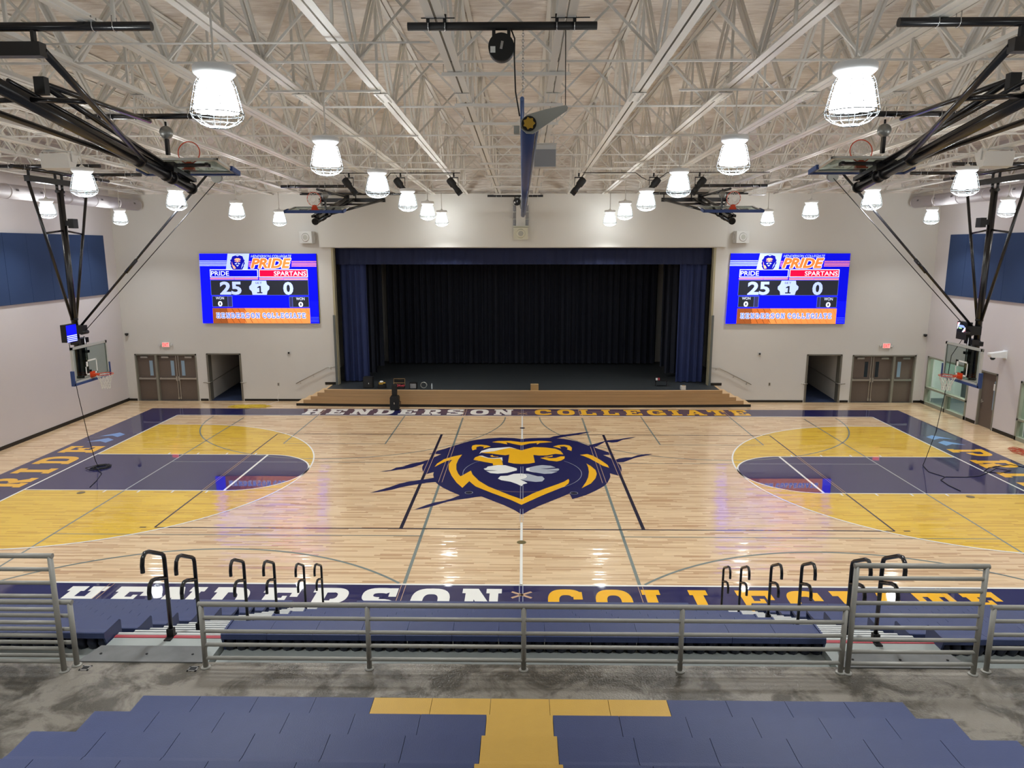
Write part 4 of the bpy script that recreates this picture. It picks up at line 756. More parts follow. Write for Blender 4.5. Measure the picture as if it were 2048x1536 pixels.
    tx('0', 396, 456, 828, 902, WH, 3, 0, 0.04); tx('0', 1492, 1554, 838, 910, WH, 3, 0, 0.04)
    # wooden strip
    rc(em('b8632c'), 322, 924, 1648, 1134, 1); rc(em('e08848'), 760, 924, 1648, 1134, 1.2); rc(em('8a4a24'), 322, 924, 520, 1134, 1.3)
    for k in range(16):
        x = 330 + 84 * k
        pl(em('c27038') if x > 760 else em('7a4020'), [(x, 930), (x + 8, 930), (x + 128, 1128), (x + 120, 1128)] if x < 1500 else [(x, 930), (x + 8, 930), (x + 60, 1020), (x + 52, 1020)], 1.6)
    for y in (1050, 1070, 1090, 1110): rc(em('5a6aff'), 1662, y, 1770, y + 4, 1)
    def slabs(s_, x0, x1, y0, y1, m, layer, grow=0):
        d.use(m); slab(d, s_, x0, x1, lambda x, v: S(x + (y0 + (1 - v) * (y1 - y0) - y0) * 0.055, y0 + (1 - v) * (y1 - y0), layer), 0.24, (0, -0.00002, 0))
    for ox, oy in ((-5, -5), (5, 5)):
        slabs('HENDERSON', 375 + ox, 965 + ox, 990 + oy, 1062 + oy, WH, 3); slabs('COLLEGIATE', 1005 + ox, 1590 + ox, 990 + oy, 1062 + oy, WH, 3)
    slabs('HENDERSON', 375, 965, 990, 1062, em('6f86ea'), 4.2); slabs('COLLEGIATE', 1005, 1590, 990, 1062, em('6f86ea'), 4.2)
    clean(d.build('display', None, root)); return root
scoreboard(-11.56, 'left'); scoreboard(11.54, 'right')
# ------------------------------------------------------------------ roof joists
def zr(y): return 0.02 * (10.47 - y)      # rise of the roof above its stage end, used inside joist local frames (origin at the stage end)
def make_joist(x, label):
    root = thing('bar_joist', label, 'roof joist', (x, YB, 9.06), 0, 'white steel bar joists')
    L = YB - YN; P = lambda y, z, dx=0: (dx, y, z - 0.02 * y)
    b = MB(); t = MB()
    for s_ in (-1, 1):
        b.bar(P(-0.02, 0.006, s_ * 0.064), P(-L + 0.05, 0.006, s_ * 0.064), 0.1, 0.012).bar(P(-0.02, 0.05, s_ * 0.02), P(-L + 0.05, 0.05, s_ * 0.02), 0.012, 0.1)
        t.bar(P(-0.02, DEP - 0.02, s_ * 0.053), P(-L + 0.05, DEP - 0.02, s_ * 0.053), 0.082, 0.012)
    b.build('bottom_chord', M_STEELW, root); t.build('top_chord', M_STEELW, root)
    w = MB(); pl = 1.45; n = int(L / (2 * pl))
    for k in range(n):
        y0 = -0.35 - 2 * pl * k
        for a, za, c, zb in ((y0, 0.04, y0 - pl, DEP - 0.06), (y0 - pl, DEP - 0.06, y0 - 2 * pl, 0.04)):
            for s_ in (-1, 1): w.bar(P(a, za, s_ * 0.035), P(c, zb, s_ * 0.035), 0.04, 0.05)
        w.bar(P(y0 - pl, 0.06), P(y0 - pl, DEP - 0.06), 0.04, 0.04)
    w.build('web', M_STEELW, root)
    s2 = MB(); y = -18.6
    s2.box(-0.125, 0.125, y - 0.35, y + 0.35, -0.02 * y - 0.014, -0.02 * y - 0.002)
    for k in range(8):
        for s_ in (-1, 1): s2.box(s_ * 0.07 - 0.012, s_ * 0.07 + 0.012, y - 0.3 + 0.085 * k - 0.012, y - 0.3 + 0.085 * k + 0.012, -0.02 * y - 0.034, -0.02 * y - 0.014)
    s2.build('splice_plate', M_STEELW, root)
    return root
jx = [-1.03 - 1.40 * k for k in range(12)][::-1] + [0.52 + 1.465 * k for k in range(12)]
def jlab(i):
    if i < 12: return 'white steel roof joist, %s out from the divider curtain towards the blank wall' % ORD[11 - i]
    return 'white steel roof joist, %s out from the divider curtain towards the window wall' % ORD[i - 12]
j0 = make_joist(jx[0], jlab(0))
for i in range(1, 24): dup(j0, (jx[i], YB, 9.06), jlab(i))
# bracing rows across the joists
def brace(y, lab):
    z = zc(y); root = thing('joist_bracing', lab, 'bracing', (0, y, z), 0, 'bracing rows between the joists')
    MB().bar((XL + 0.02, 0, 0.03), (XR - 0.02, 0, 0.03), 0.03, 0.03).build('horizontal_bar', M_STEELW, root)
    d = MB()
    for a, c in zip(jx[:-1], jx[1:]):
        d.bar((a, 0.03, 0.05), (c, 0.03, DEP - 0.1), 0.035, 0.035).bar((a, -0.03, DEP - 0.1), (c, -0.03, 0.05), 0.035, 0.035)
    d.build('diagonal_bar', M_STEELW, root)
for k, y in enumerate([8.3, 5.2, 2.1, -1.0, -4.1, -7.2, -10.3, -13.4, -16.5]):
    brace(y, 'row of white cross bracing between the roof joists, %s from the stage' % ORD[k])
for k, y in enumerate([9.9, 6.9, 3.5, 0.3, -2.8, -5.85, -7.66, -9.85]):
    root = thing('support_strut', 'pale steel strut under the two joists beside the divider curtain, %s from the stage' % ORD[k], 'strut', (-0.25, y, zc(y) - 0.01), 0, 'struts over the divider curtain')
    MB().box(-0.98, 0.98, -0.025, 0.025, -0.05, 0).build('channel', M_STEELW, root)
    for x in (-0.95, -0.62, 0.62, 0.95): MB().tube([(x, 0, -0.05), (x, 0, 0.12)], 0.006, 5).build('threaded_rod', M_CHROME, root)
b = MB()
for z0_, pts in ((0, [(-9, -11.5), (-5, -11.5), (-1.2, -11.5)]), (0, [(-10.5, 0.9), (-4.8, 0.9), (-4.2, 1.4), (-0.4, 1.4)]), (0, [(0.6, 1.2), (3.2, 1.2), (3.8, 0.7), (9, 0.7)])):
    root = tag(MB().tube([(x, y, zc(y) - 0.04) for x, y in pts], 0.014, 6).build('electrical_conduit', M_STEELW), {(-9): 'thin white conduit run under the joists above the nearest folded hoop', (-10.5): 'thin bent white conduit under the joists left of the divider curtain', 0.6: 'thin bent white conduit under the joists right of the divider curtain'}[pts[0][0]], 'conduit')

tag(MB().tube([(XL + 0.3, -13.15, 9.62), (XR - 0.3, -13.15, 9.62)], 0.021, 8).build('sprinkler_pipe', M_STEELG), 'thin grey pipe running wall to wall just above the black winch pipe', 'pipe')
# ------------------------------------------------------------------ lamps
LAMPD = []; DOWN = 43.0      # the downlight inside every bowl
def make_lamp(x, y, label):
    root = thing('high_bay_lamp', label, 'ceiling lamp', (x, y, 8.175 - 0.02 * y), 0, 'caged high bay lamps')
    MB().box(-0.97, 0.97, -0.022, 0.022, 1.06, 1.092).build('mounting_bar', M_STEELW, root)
    MB().tube([(0, 0, 0.34), (0, 0, 1.07)], 0.013, 8).lathe([(0.05, 0.35), (0.05, 0.38), (0.02, 0.41)], 10).build('stem', M_STEELW, root)
    MB().lathe([(0.1, 0.36), (0.215, 0.345), (0.225, 0.33), (0.225, 0.27), (0.205, 0.25), (0.17, 0.22), (0.14, 0.215)], 28).build('housing', M_LAMPB, root)
    MB().lathe([(0.155, 0.205), (0.185, 0.14), (0.218, 0.0), (0.235, -0.1), (0.232, -0.13)], 24).build('lamp_shade', M_LAMP, root)
    if not LAMPD:
        ld = bpy.data.lights.new('lamp_light', 'AREA'); ld.shape = 'DISK'; ld.size = 0.44; ld.energy = DOWN; ld.spread = math.radians(112); ld.color = (0.96, 0.99, 1.0); LAMPD.append(ld)
    lo = bpy.data.objects.new('lamp_light', LAMPD[0]); COL.objects.link(lo); lo.parent = root; lo.location = (0, 0, -0.132)
    g = MB(); prof = [(0.19, 0.2), (0.215, 0.15), (0.25, 0.0), (0.282, -0.15), (0.262, -0.2), (0.19, -0.255), (0.1, -0.29), (0.01, -0.3)]
    for k in range(12):
        a = 2 * PI * k / 12; g.tube([(r * math.cos(a), r * math.sin(a), z) for r, z in prof], 0.0035, 4, cap=False)
    for r, z in prof[:-1] + [(0.232, 0.08), (0.267, -0.08)]:
        g.tube([(r * math.cos(2 * PI * k / 20), r * math.sin(2 * PI * k / 20), z) for k in range(20)], 0.006 if abs(z + 0.15) < 0.01 else 0.0035, 4, closed=True)
    g.build('wire_guard', mat('guard_wire_grey', '565c60', 0.4), root)
    return root
LROW = [9.1, 4.6, 0.15, -4.3, -8.7, -13.2, -17.7]
LCOL = [(-16.05, 'beside the blank wall', -1.25), (-9.95, 'midway between the blank wall and the divider curtain', -0.4), (-3.35, 'just left of the divider curtain', 0), (3.58, 'just right of the divider curtain', 0.0), (9.95, 'midway between the divider curtain and the window wall', -0.25), (16.05, 'beside the window wall', -1.2)]
first = None
for x, d_, dy in LCOL:
    for k, y in enumerate(LROW):
        lab = 'lit caged lamp %s, %s from the stage' % (d_, ORD[k])
        if first is None: first = make_lamp(x, y + dy, lab)
        else: dup(first, (x, y + dy, 8.175 - 0.02 * (y + dy)), lab)

# ------------------------------------------------------------------ basketball goals
def ubolt(p, ax, r, root, mtl=None):
    """chrome strap round a pipe; ax = pipe axis"""
    t = Vector(ax).normalized(); u = Vector((0, 0, 1)); v = t.cross(u)
    pts = [Vector(p) + v * r * 1.12 * math.cos(a) + u * r * 1.12 * math.sin(a) for a in [math.radians(d) for d in range(-200, 21, 20)]]
    pts = [pts[0] + u * 0.09] + pts + [pts[-1] + u * 0.09]
    MB().tube([tuple(q) for q in pts], 0.007, 5).build('u_bolt', M_CHROME, root)
def goal(loc, rz, label, L, theta, zb, folded, pipe_half, bw=1.83):
    root = thing('basketball_goal', label, 'basketball hoop', loc, rz, None)
    Mf = Matrix.Rotation(theta, 4, 'Y')
    def part(mb, name, m, parent=None, fold=True):
        o = mb.build(name, m, parent or root)
        if fold and parent is None: o.matrix_basis = Mf
        return o
    # mast
    b = MB(); b.tube([(0, 0, -0.25), (0, 0, -L)], 0.105 if folded else 0.09, 20); mast = part(b, 'mast', M_BLACK)
    b = MB(); b.tube([(0, -0.12, 0), (0, -0.12, -0.3)], 0.04, 8).tube([(0, 0.12, 0), (0, 0.12, -0.3)], 0.04, 8).tube([(0, -0.16, -0.28), (0, 0.16, -0.28)], 0.05, 10); part(b, 'mast_hanger', M_BLACK)
    for z in (-L * 0.69, -L + 1.15, -L + 0.9, -L + 0.03): part(MB().tube([(0, 0, z - 0.03), (0, 0, z + 0.03)], 0.122 if folded else 0.106, 16), 'mast_collar', M_BLACKM)
    for s_ in (-1, 1):
        part(MB().tube([(0, s_ * 1.36, -0.05), (0, s_ * 0.1, -L * 0.69)], 0.05 if folded else 0.042, 10), 'side_brace', M_BLACK)
        part(MB().tube([(0, s_ * 0.86, -L * 0.255), (0, s_ * 0.05, -L * 0.24)], 0.04 if folded else 0.028, 8), 'spreader', M_BLACK)
    # board
    w2 = bw / 2; x0 = 0.36; zt = zb + 1.07
    b = MB(); f = 0.075
    b.box(x0 - 0.03, x0 + 0.015, -w2, w2, zb, zb + f).box(x0 - 0.03, x0 + 0.015, -w2, w2, zt - f, zt).box(x0 - 0.03, x0 + 0.015, -w2, -w2 + f, zb, zt).box(x0 - 0.03, x0 + 0.015, w2 - f, w2, zb, zt)
    board = part(b, 'board_frame', M_BFR)
    MB().box(x0 - 0.012, x0 + 0.002, -w2 + f, w2 - f, zb + f, zt - f).build('board_glass', M_BGLASS, board)
    b = MB(); e = 0.012; xx0, xx1 = x0 + 0.003, x0 + 0.005
    for a, c, d, g_ in ((-w2 + f, w2 - f, zb + f, zb + f + e), (-w2 + f, w2 - f, zt - f - e, zt - f), (-w2 + f, -w2 + f + e, zb + f, zt - f), (w2 - f - e, w2 - f, zb + f, zt - f)): b.box(xx0, xx1, a, c, d, g_)
    b.build('edge_gasket', M_BLACKM, board)
    b = MB(); q = 0.045; sz = zb + 0.15
    b.box(xx0, xx1, -0.3, -0.3 + q, sz, sz + 0.45).box(xx0, xx1, 0.3 - q, 0.3, sz, sz + 0.45).box(xx0, xx1, -0.3, 0.3, sz + 0.45 - q, sz + 0.45).box(xx0, xx1, -0.3, 0.3, sz, sz + q).box(xx0, xx1, -0.3, -0.16, sz + 0.26, sz + 0.45)
    b.build('target_square', M_WLINE, board)
    b = MB(); b.box(x0 - 0.06, x0 + 0.035, -w2 - 0.04, w2 + 0.04, zb - 0.06, zb + 0.012); b.box(x0 - 0.06, x0 + 0.035, -w2 - 0.045, -w2 + 0.012, zb - 0.06, zb + 0.38); b.box(x0 - 0.06, x0 + 0.035, w2 - 0.012, w2 + 0.045, zb - 0.06, zb + 0.38)
    b.build('edge_padding', M_PAD, board)
    rim = MB(); rc_ = (x0 + 0.15 + 0.235, 0, zb + 0.15)
    rim.tube([(rc_[0] + 0.235 * math.cos(2 * PI * k / 28), 0.235 * math.sin(2 * PI * k / 28), rc_[2]) for k in range(28)], 0.011, 8, closed=True)
    rim.prism([(x0 + 0.005, -0.11), (x0 + 0.06, -0.11), (x0 + 0.19, -0.05), (x0 + 0.19, 0.05), (x0 + 0.06, 0.11), (x0 + 0.005, 0.11)], rc_[2] - 0.06, rc_[2] + 0.012).box(x0 + 0.003, x0 + 0.03, -0.12, 0.12, rc_[2] - 0.1, rc_[2] + 0.08)
    ro = part(rim, 'rim', M_ORANGE)
    n = MB(); K = 12; g_ = -1 if not folded else -1
    if not folded: prof = [(0.228, -0.015), (0.19, -0.12), (0.155, -0.21), (0.13, -0.3), (0.12, -0.38), (0.125, -0.45)]
    else: prof = [(0.228, -0.015), (0.2, -0.08), (0.16, -0.14), (0.12, -0.19), (0.09, -0.23), (0.08, -0.26)]
    for k in range(K):
        for s_ in (-1, 1):
            pts = []
            for i, (r, z) in enumerate(prof):
                a = 2 * PI * (k + s_ * 0.5 * (i % 2)) / K
                if folded:    # the folded hoop's net sags towards the floor
                    pts.append((rc_[0] + r * math.cos(a) - 0.55 * abs(z) * 0, r * math.sin(a), rc_[2] + z * 0.55))
                else: pts.append((rc_[0] + r * math.cos(a), r * math.sin(a), rc_[2] + z))
            n.tube(pts, 0.007, 4, cap=False)
    n.build('net', M_NET, ro)
    # frame work behind the board
    b = MB(); b.box(0.1, x0 - 0.03, -0.05, 0.05, zb + 0.2, zb + 0.28).box(0.1, x0 - 0.03, -0.05, 0.05, zb + 0.8, zb + 0.88)
    if folded: b.box(x0 - 0.11, x0 - 0.05, -0.75, 0.75, zb + 0.82, zb + 0.9).box(x0 - 0.11, x0 - 0.05, -0.75, -0.69, zb + 0.8, zb + 0.95).box(x0 - 0.11, x0 - 0.05, 0.69, 0.75, zb + 0.8, zb + 0.95)
    b.box(0.12, 0.2, -0.14, -0.04, zb + 0.1, zb + 1.2).box(0.12, 0.2, 0.04, 0.14, zb + 0.1, zb + 1.2).box(0.05, 0.25, -0.2, 0.2, zb + 1.1, zb + 1.25)
    part(b, 'board_bracket', M_BLACK)
    part(MB().tube([(x0 - 0.12, 0, zb + 0.1), (x0 - 0.12, 0, zb + 1.3)], 0.022, 8), 'adjuster_rod', M_CHROME)
    # header and hanging pipe
    part(MB().box(-0.07, 0.07, -1.4, 1.4, -0.1, 0.06), 'header_beam', M_BLACK, fold=False)
    pz = 0.24
    part(MB().tube([(0, -pipe_half[0], pz), (0, pipe_half[1], pz)], 0.052, 14), 'support_pipe', M_BLACK, fold=False)
    for y in (-1.3, -0.15, 0.15, 1.3):
        part(MB().box(-0.03, 0.03, y - 0.02, y + 0.02, 0.05, pz), 'pipe_hanger', M_BLACKM, fold=False)
    for y in (-pipe_half[0] + 0.45, -pipe_half[0] + 0.7, pipe_half[1] - 0.7, pipe_half[1] - 0.45): ubolt((0, y, pz), (0, 1, 0), 0.052, root)
    return root, Mf
# the two main goals, swung down over the end lines
for s_, side in ((-1, 'blank'), (1, 'window')):
    root, Mf = goal((s_ * 13.45, 0, 8.72), 0 if s_ < 0 else PI, 'lowered glass basketball hoop on a black mast at the %s-wall end of the court' % side, 5.78, 0, -5.80, False, (1.95, 2.6) if s_ < 0 else (2.6, 1.95))
    MB().tube([(0.02, 0, -4.35), (4.4, 0, 0.25)], 0.034, 10).tube([(1.7, 0, -2.6), (2.05, 0, -2.23)], 0.05, 10).build('fold_brace', M_BLACK, root)
    MB().tube([(0.25, 0.06, -4.35), (4.62, 0.06, 0.05)], 0.012, 6).build('hoist_cable', M_BLACKM, root)
    MB().tube([(4.62, -0.06, 0.1), (4.62, 0.06, 0.1)], 0.15, 16).build('safety_reel', mat('reel_grey', '8f908c', 0.3, metal=0.6), root)
    MB().box(-0.02, 0.28, -0.14, 0.14, -4.42, -4.17).tube([(0.26, -0.16, -4.38), (0.26, 0.16, -4.38)], 0.06, 10).build('lift_bracket', M_BLACKM, root); MB().box(-0.12, 0.14, -0.14, 0.14, -4.75, -4.62).build('board_clamp', M_BLACKM, root)
    MB().box(0.02, 0.3, -0.05, 0.05, -1.25, -1.1).box(0.2, 0.36, -0.12, 0.12, -1.32, -1.05).build('lift_motor', M_BLACKM, root)
    for yy, hx in ((-0.35, 1.45), (2.2, 1.3)):
        y = yy * (1 if s_ < 0 else -1)
        MB().tube([(-hx, y, 0.40), (hx, y, 0.40)], 0.052, 14).build('cross_pipe', M_BLACK, root)
        for x in (-hx + 0.3, -hx + 0.5, hx - 0.5, hx - 0.3): ubolt((x, y, 0.40), (1, 0, 0), 0.052, root)
# four folded side goals
for sx in (-1, 1):
    for near in (True, False):
        py, pz_ = (-12.25, 9.22) if near else (9.85, 8.82)
        rz = PI / 2 if near else -PI / 2
        # near goals face away from the viewer's stand, far goals face away from the stage
        th = -math.asin(0.985) if True else 0
        lab = 'folded-up basketball hoop on a black mast, %s the divider curtain, %s' % ('left of' if sx < 0 else 'right of', 'hung nearest the bleachers' if near else 'hung nearest the stage')
        LL = 7.0 if near else 5.85
        root, Mf = goal((sx * 7.2, py, pz_), rz, lab, LL, math.radians(-80.8 if near else -79.2), -LL - 0.02, True, (2.75, 2.75) if near else (2.2, 2.2), 1.98)
        # after rz, local x runs along the gym towards the middle
        MB().tube([(5.35, -1.25, 0.12), (5.35, 1.25, 0.12)], 0.052, 14).build('second_pipe', M_BLACK, root)
        for y in (-1.0, -0.75, 0.1, 0.3, 0.75, 1.0): ubolt((5.35, y, 0.12), (0, 1, 0), 0.052, root)
        ex = 2.1 if near else 0.9
        MB().tube([(5.3, 0, 0.02), (ex, 0, 0.05)], 0.042, 10).tube([(ex, 0.02, 0.05), tuple(Mf @ Vector((0.2, 0, -LL + 1.1)))], 0.05, 10).build('fold_brace', M_BLACK, root)
        MB().box(ex - 0.06, ex + 0.06, -0.08, 0.08, -0.12, 0.13).build('brace_elbow', M_BLACKM, root)
        q = -0.28 if near == (sx < 0) else 0.28
        p2 = Mf @ Vector((0.3, q, -5.6))
        MB().tube([(5.35, q, 0.02), (5.35, q, -0.06)], 0.02, 6).build('reel_hanger', M_BLACKM, root)
        MB().lathe([(0.02, -0.07), (0.11, -0.06), (0.125, -0.02), (0.125, 0.02), (0.11, 0.06), (0.02, 0.07)], 18, (0, 0, 0), Matrix.Translation((5.35, q, -0.18)) @ Matrix.Rotation(PI / 2, 4, 'Y')).build('safety_reel', MATS['reel_grey'], root)
        MB().box(5.31, 5.39, q - 0.03, q + 0.03, p2.z, -0.3).build('reel_strut', M_BLACK, root)
        MB().tube([tuple(Mf @ Vector((0.2, 0.1, -1.5))), tuple(Mf @ Vector((0.2, 0.1, -LL + 1.2)))], 0.035, 8).build('parallel_rod', M_BLACK, root)

# shot clocks on the main goals
root = thing('shot_clock', 'shot clock with a lit blue striped face on the blank-wall side mast', 'shot clock', (-13.15, -0.68, 4.14))
MB().box(-0.16, 0, -0.25, 0.25, 0, 0.51).build('clock_housing', M_BLACKM, root); b = MB()
b.use(em('0a10f0')).box(0.0, 0.004, -0.235, 0.235, 0.0, 0.49)
for k in range(4): b.use(em('cdd8ff')).box(0.004, 0.006, -0.235, 0.235, 0.012 + 0.052 * k, 0.038 + 0.052 * k)
b.build('clock_display', None, root)
root = thing('shot_clock', 'shot clock with a small lit picture on the window-wall side mast', 'shot clock', (13.15, 0.3, 4.12))
MB().box(0, 0.16, -0.25, 0.25, 0, 0.53).build('clock_housing', M_BLACKM, root); b = MB()
b.use(em('15181f')).box(-0.004, 0, -0.2, 0.23, 0.22, 0.51)
b.use(em('e8ecff')); b.poly([(-0.006, 0.22, 0.5), (-0.006, 0.1, 0.5), (-0.006, 0.2, 0.3), (-0.006, 0.22, 0.3)]); b.poly([(-0.006, -0.19, 0.4), (-0.006, -0.19, 0.23), (-0.006, -0.03, 0.23), (-0.006, -0.12, 0.34)])
b.use(em('ff9aa0')); b.poly([(-0.007, 0.22, 0.5), (-0.007, 0.17, 0.5), (-0.007, 0.22, 0.42)]); b.poly([(-0.007, -0.19, 0.32), (-0.007, -0.19, 0.23), (-0.007, -0.1, 0.23)])
b.use(em('8fa8ff')).box(-0.006, -0.004, -0.14, 0.13, 0.36, 0.43); b.use(em('b8ffb0')).box(-0.006, -0.004, 0.0, 0.14, 0.32, 0.35)
b.build('clock_display', None, root)
# cables from the shot clocks
b = MB(); P = [(-13.18, -0.8, 4.14), (-13.2, -0.75, 3.6), (-13.22, -0.6, 2.6), (-13.28, -0.25, 1.2), (-13.35, 0.1, 0.3), (-13.4, 0.3, 0.02)]
rq = random.Random(11)
for k in range(46): q = rq.uniform(0.12, 0.36); P.append((-13.35 + q * math.cos(k * 0.8) + 0.06 * math.sin(k * .3), 0.32 + q * math.sin(k * 0.8), 0.015 + 0.0007 * k))
P += [(-12.95, -0.3, 0.01), (-12.7, -1.0, 0.01), (-12.55, -1.6, 0.01)]
tag(b.tube(P, 0.011, 6).build('black_cable', M_BLACKM), 'black cable dropping to a coil on the navy lane by the blank wall', 'cable')
P = [(13.2, 0.3, 4.12), (13.05, 0.5, 3.6), (12.98, 0.5, 2.4), (12.9, 0.6, 1.2), (12.8, 0.8, 0.3), (12.75, 0.85, 0.02), (12.58, 0.2, 0.01), (12.8, -0.3, 0.01), (13.4, -0.32, 0.01), (13.9, -0.2, 0.01), (14.5, 0.25, 0.012), (14.9, 0.6, 0.012), (15.2, 0.35, 0.012), (14.7, 0.1, 0.012), (14.3, 0.25, 0.012), (14.7, 0.65, 0.012), (15.6, 1.0, 0.012), (15.9, 0.7, 0.012)]
tag(MB().tube(P, 0.011, 6).build('black_cable', M_BLACKM), 'black cable trailing from the hoop by the window wall across the floor lettering', 'cable')
tag(MB().tube([(12.8, -0.3, 0.012), (12.5, -0.6, 0.012), (12.45, -1.1, 0.012), (12.5, -1.6, 0.012)], 0.011, 6).build('black_cable', M_BLACKM), 'short black cable end lying on the navy lane by the window wall', 'cable')

# ------------------------------------------------------------------ divider curtain rolled up under the ridge
root = thing('divider_curtain', 'rolled blue vinyl divider curtain slung lengthwise under the roof', 'divider curtain', (0, 0, 8.3))
MB().tube([(0.0, -12.2, 0.33), (-0.03, 9.6, 0.0)], 0.026, 12).build('top_pipe', M_ROLLM, root)
MB().tube([(0.085, -12.1, 0.0), (0.0, 9.6, -0.14)], 0.085, 20).build('curtain_roll', M_ROLL, root)
b = MB(); b.poly([(0.0, -12.15, 0.32), (-0.03, 9.6, 0.0), (-0.03, 9.6, -0.12), (0.02, -12.15, 0.03)]); b.build('hanging_mesh', M_ROLLM, root)
MB().tube([(0.19, -12.0, -0.02), (0.1, 9.4, -0.12)], 0.018, 8).build('edge_binding', mat('binding_grey', '8c93a3', 0.4), root)
g = M_STEELG
Mr = Matrix.Translation((0.085, -12.22, 0.03)) @ Matrix.Rotation(PI / 2, 4, 'X')
MB().prism([(0.05, -0.115), (0.46, 0.15), (0.475, 0.19), (0.45, 0.22), (0.2, 0.17), (-0.02, 0.11), (-0.1, 0.05), (-0.1, -0.05), (-0.03, -0.11)], -0.012, 0.012, Mr).build('drive_arm', g, root)
MB().tube([(0.085, -12.25, 0.03), (0.085, -12.27, 0.03)], 0.09, 18).build('drive_ring', M_BLACKM, root)
b = MB(); P = [((0.055 if k % 2 else 0.075) * math.cos(k * PI / 7), (0.055 if k % 2 else 0.075) * math.sin(k * PI / 7)) for k in range(14)]
b.prism(P, -0.015, 0.015, Mr @ Matrix.Translation((0, 0, 0.06))); b.build('yellow_gear', M_BRASS, root)
MB().box(-0.1, -0.03, -12.3, -12.2, -0.09, 0.0).build('drive_clamp', g, root)
MB().tube([(0.53, -12.2, 0.22), (0.52, -12.22, 1.1)], 0.006, 5).build('strap', M_BLACKM, root)
for y, z, pl_, lab in ((-12.25, 9.44, (-1.37, 0.89), 'nearest the bleachers'), (10.05, 8.98, (-1.5, 0.85), 'nearest the stage')):
    root = thing('winch_pipe', 'black steel pipe clamped under the joists holding the divider winch %s' % lab, 'pipe', (0, y, z))
    MB().tube([(pl_[0], 0, 0), (pl_[1], 0, 0)], 0.047, 16).build('pipe', M_BLACKM, root)
    for x in (-1.12, -0.92, 0.41, 0.62): ubolt((x, 0, 0), (1, 0, 0), 0.047, root); MB().box(x - 0.02, x + 0.02, -0.06, -0.04, 0.03, 0.12).build('beam_clamp', M_BLACKM, root)
    MB().tube([(-1.2, -0.06, 0.075), (-0.8, -0.06, 0.075)], 0.007, 5).build('tie_rod', M_BLACKM, root); MB().tube([(0.34, -0.06, 0.075), (0.8, -0.06, 0.075)], 0.007, 5).build('tie_rod', M_BLACKM, root)
    root = thing('divider_winch', 'round black winch motor on the pipe %s' % lab, 'winch motor', (-0.25, y, z - 0.24))
    MB().tube([(0, -0.06, 0), (0, 0.1, 0)], 0.155, 32).build('drum', M_BLACKM, root)
    MB().box(-0.11, -0.07, -0.03, 0.03, 0.1, 0.22).box(0.07, 0.11, -0.03, 0.03, 0.1, 0.22).build('mounting_bracket', M_BLACKM, root)
    MB().box(-0.13, -0.07, -0.066, -0.06, -0.07, 0.0, ).build('paper_label', M_WLINE, root); MB().box(-0.012, 0.018, -0.066, -0.06, -0.03, 0.06, Matrix.Rotation(0.2, 4, 'Y')).build('slot_plate', M_CHROME, root)
    if y < 0: MB().tube([(0.12, 0.02, 0.2), (0.16, 0.0, 0.1), (0.155, 0.0, -0.1), (0.17, 0.0, -0.5), (0.22, 0.02, -0.78)], 0.009, 6).build('power_cord', M_BLACKM, root)
    else: MB().tube([(0.12, 0.02, 0.0), (0.15, 0.0, -0.25), (0.25, 0.0, -0.5), (0.24, 0.02, -0.6)], 0.009, 6).build('power_cord', M_BLACKM, root)
b = MB()
for k in range(22):
    z = 9.42 - 0.035 * k; a = (k % 2) * PI / 2
    b.tube([(0.01 + 0.012 * math.cos(t) * math.cos(a), -12.22 + 0.012 * math.cos(t) * math.sin(a), z + 0.024 * math.sin(t)) for t in [i * PI / 4 for i in range(8)]], 0.004, 4, closed=True)
tag(b.build('hanging_chain', M_CHROME), 'steel chain hanging from the black pipe to the divider curtain top', 'chain')

# ------------------------------------------------------------------ speakers
for x, s_, side in ((-12.03, -1, 'blank'), (12.0, 1, 'window')):
    root = thing('hanging_speaker', 'white wedge speaker hung under the joists on the %s-wall side' % side, 'speaker', (x, -2.0, 9.22))
    MB().prism([(-0.1, 0), (0.38, 0.0), (0.33, -0.36), (0.12, -0.4)], -0.37, 0.37, Matrix.Rotation(-PI / 2, 4, 'Z') @ Matrix.Rotation(PI / 2, 4, 'X')).build('cabinet', M_SPK, root)
    MB().poly([(-0.33, -0.14 + 0.24, -0.0), (0.33, 0.1, 0), (0.33, -0.12, -0.38), (-0.33, -0.12, -0.38)]).build('grille', M_GRILLE, root)
    for q in (-0.39, 0.39): MB().box(q - 0.01, q + 0.01, -0.25, -0.18, -0.2, 0.05).build('yoke', M_SPK, root)
    MB().box(-0.4, 0.4, -0.24, -0.19, 0.05, 0.075).build('mounting_rail', M_SPK, root)
root = thing('hanging_speaker', 'large pale speaker hung right beside the rolled divider curtain', 'speaker', (0.5, -4.5, 9.12))
MB().box(-0.25, 0.25, -0.12, 0.25, -0.5, -0.02).build('cabinet', M_SPK, root); MB().box(-0.24, 0.24, -0.13, -0.12, -0.49, -0.12).build('grille', M_GRILLE, root)
MB().box(-0.27, 0.27, -0.02, 0.02, 0.0, 0.03).tube([(-0.2, 0, 0), (-0.2, 0, 0.2)], 0.008, 5).tube([(0.2, 0, 0), (0.2, 0, 0.2)], 0.008, 5).build('mounting_rail', M_SPK, root)
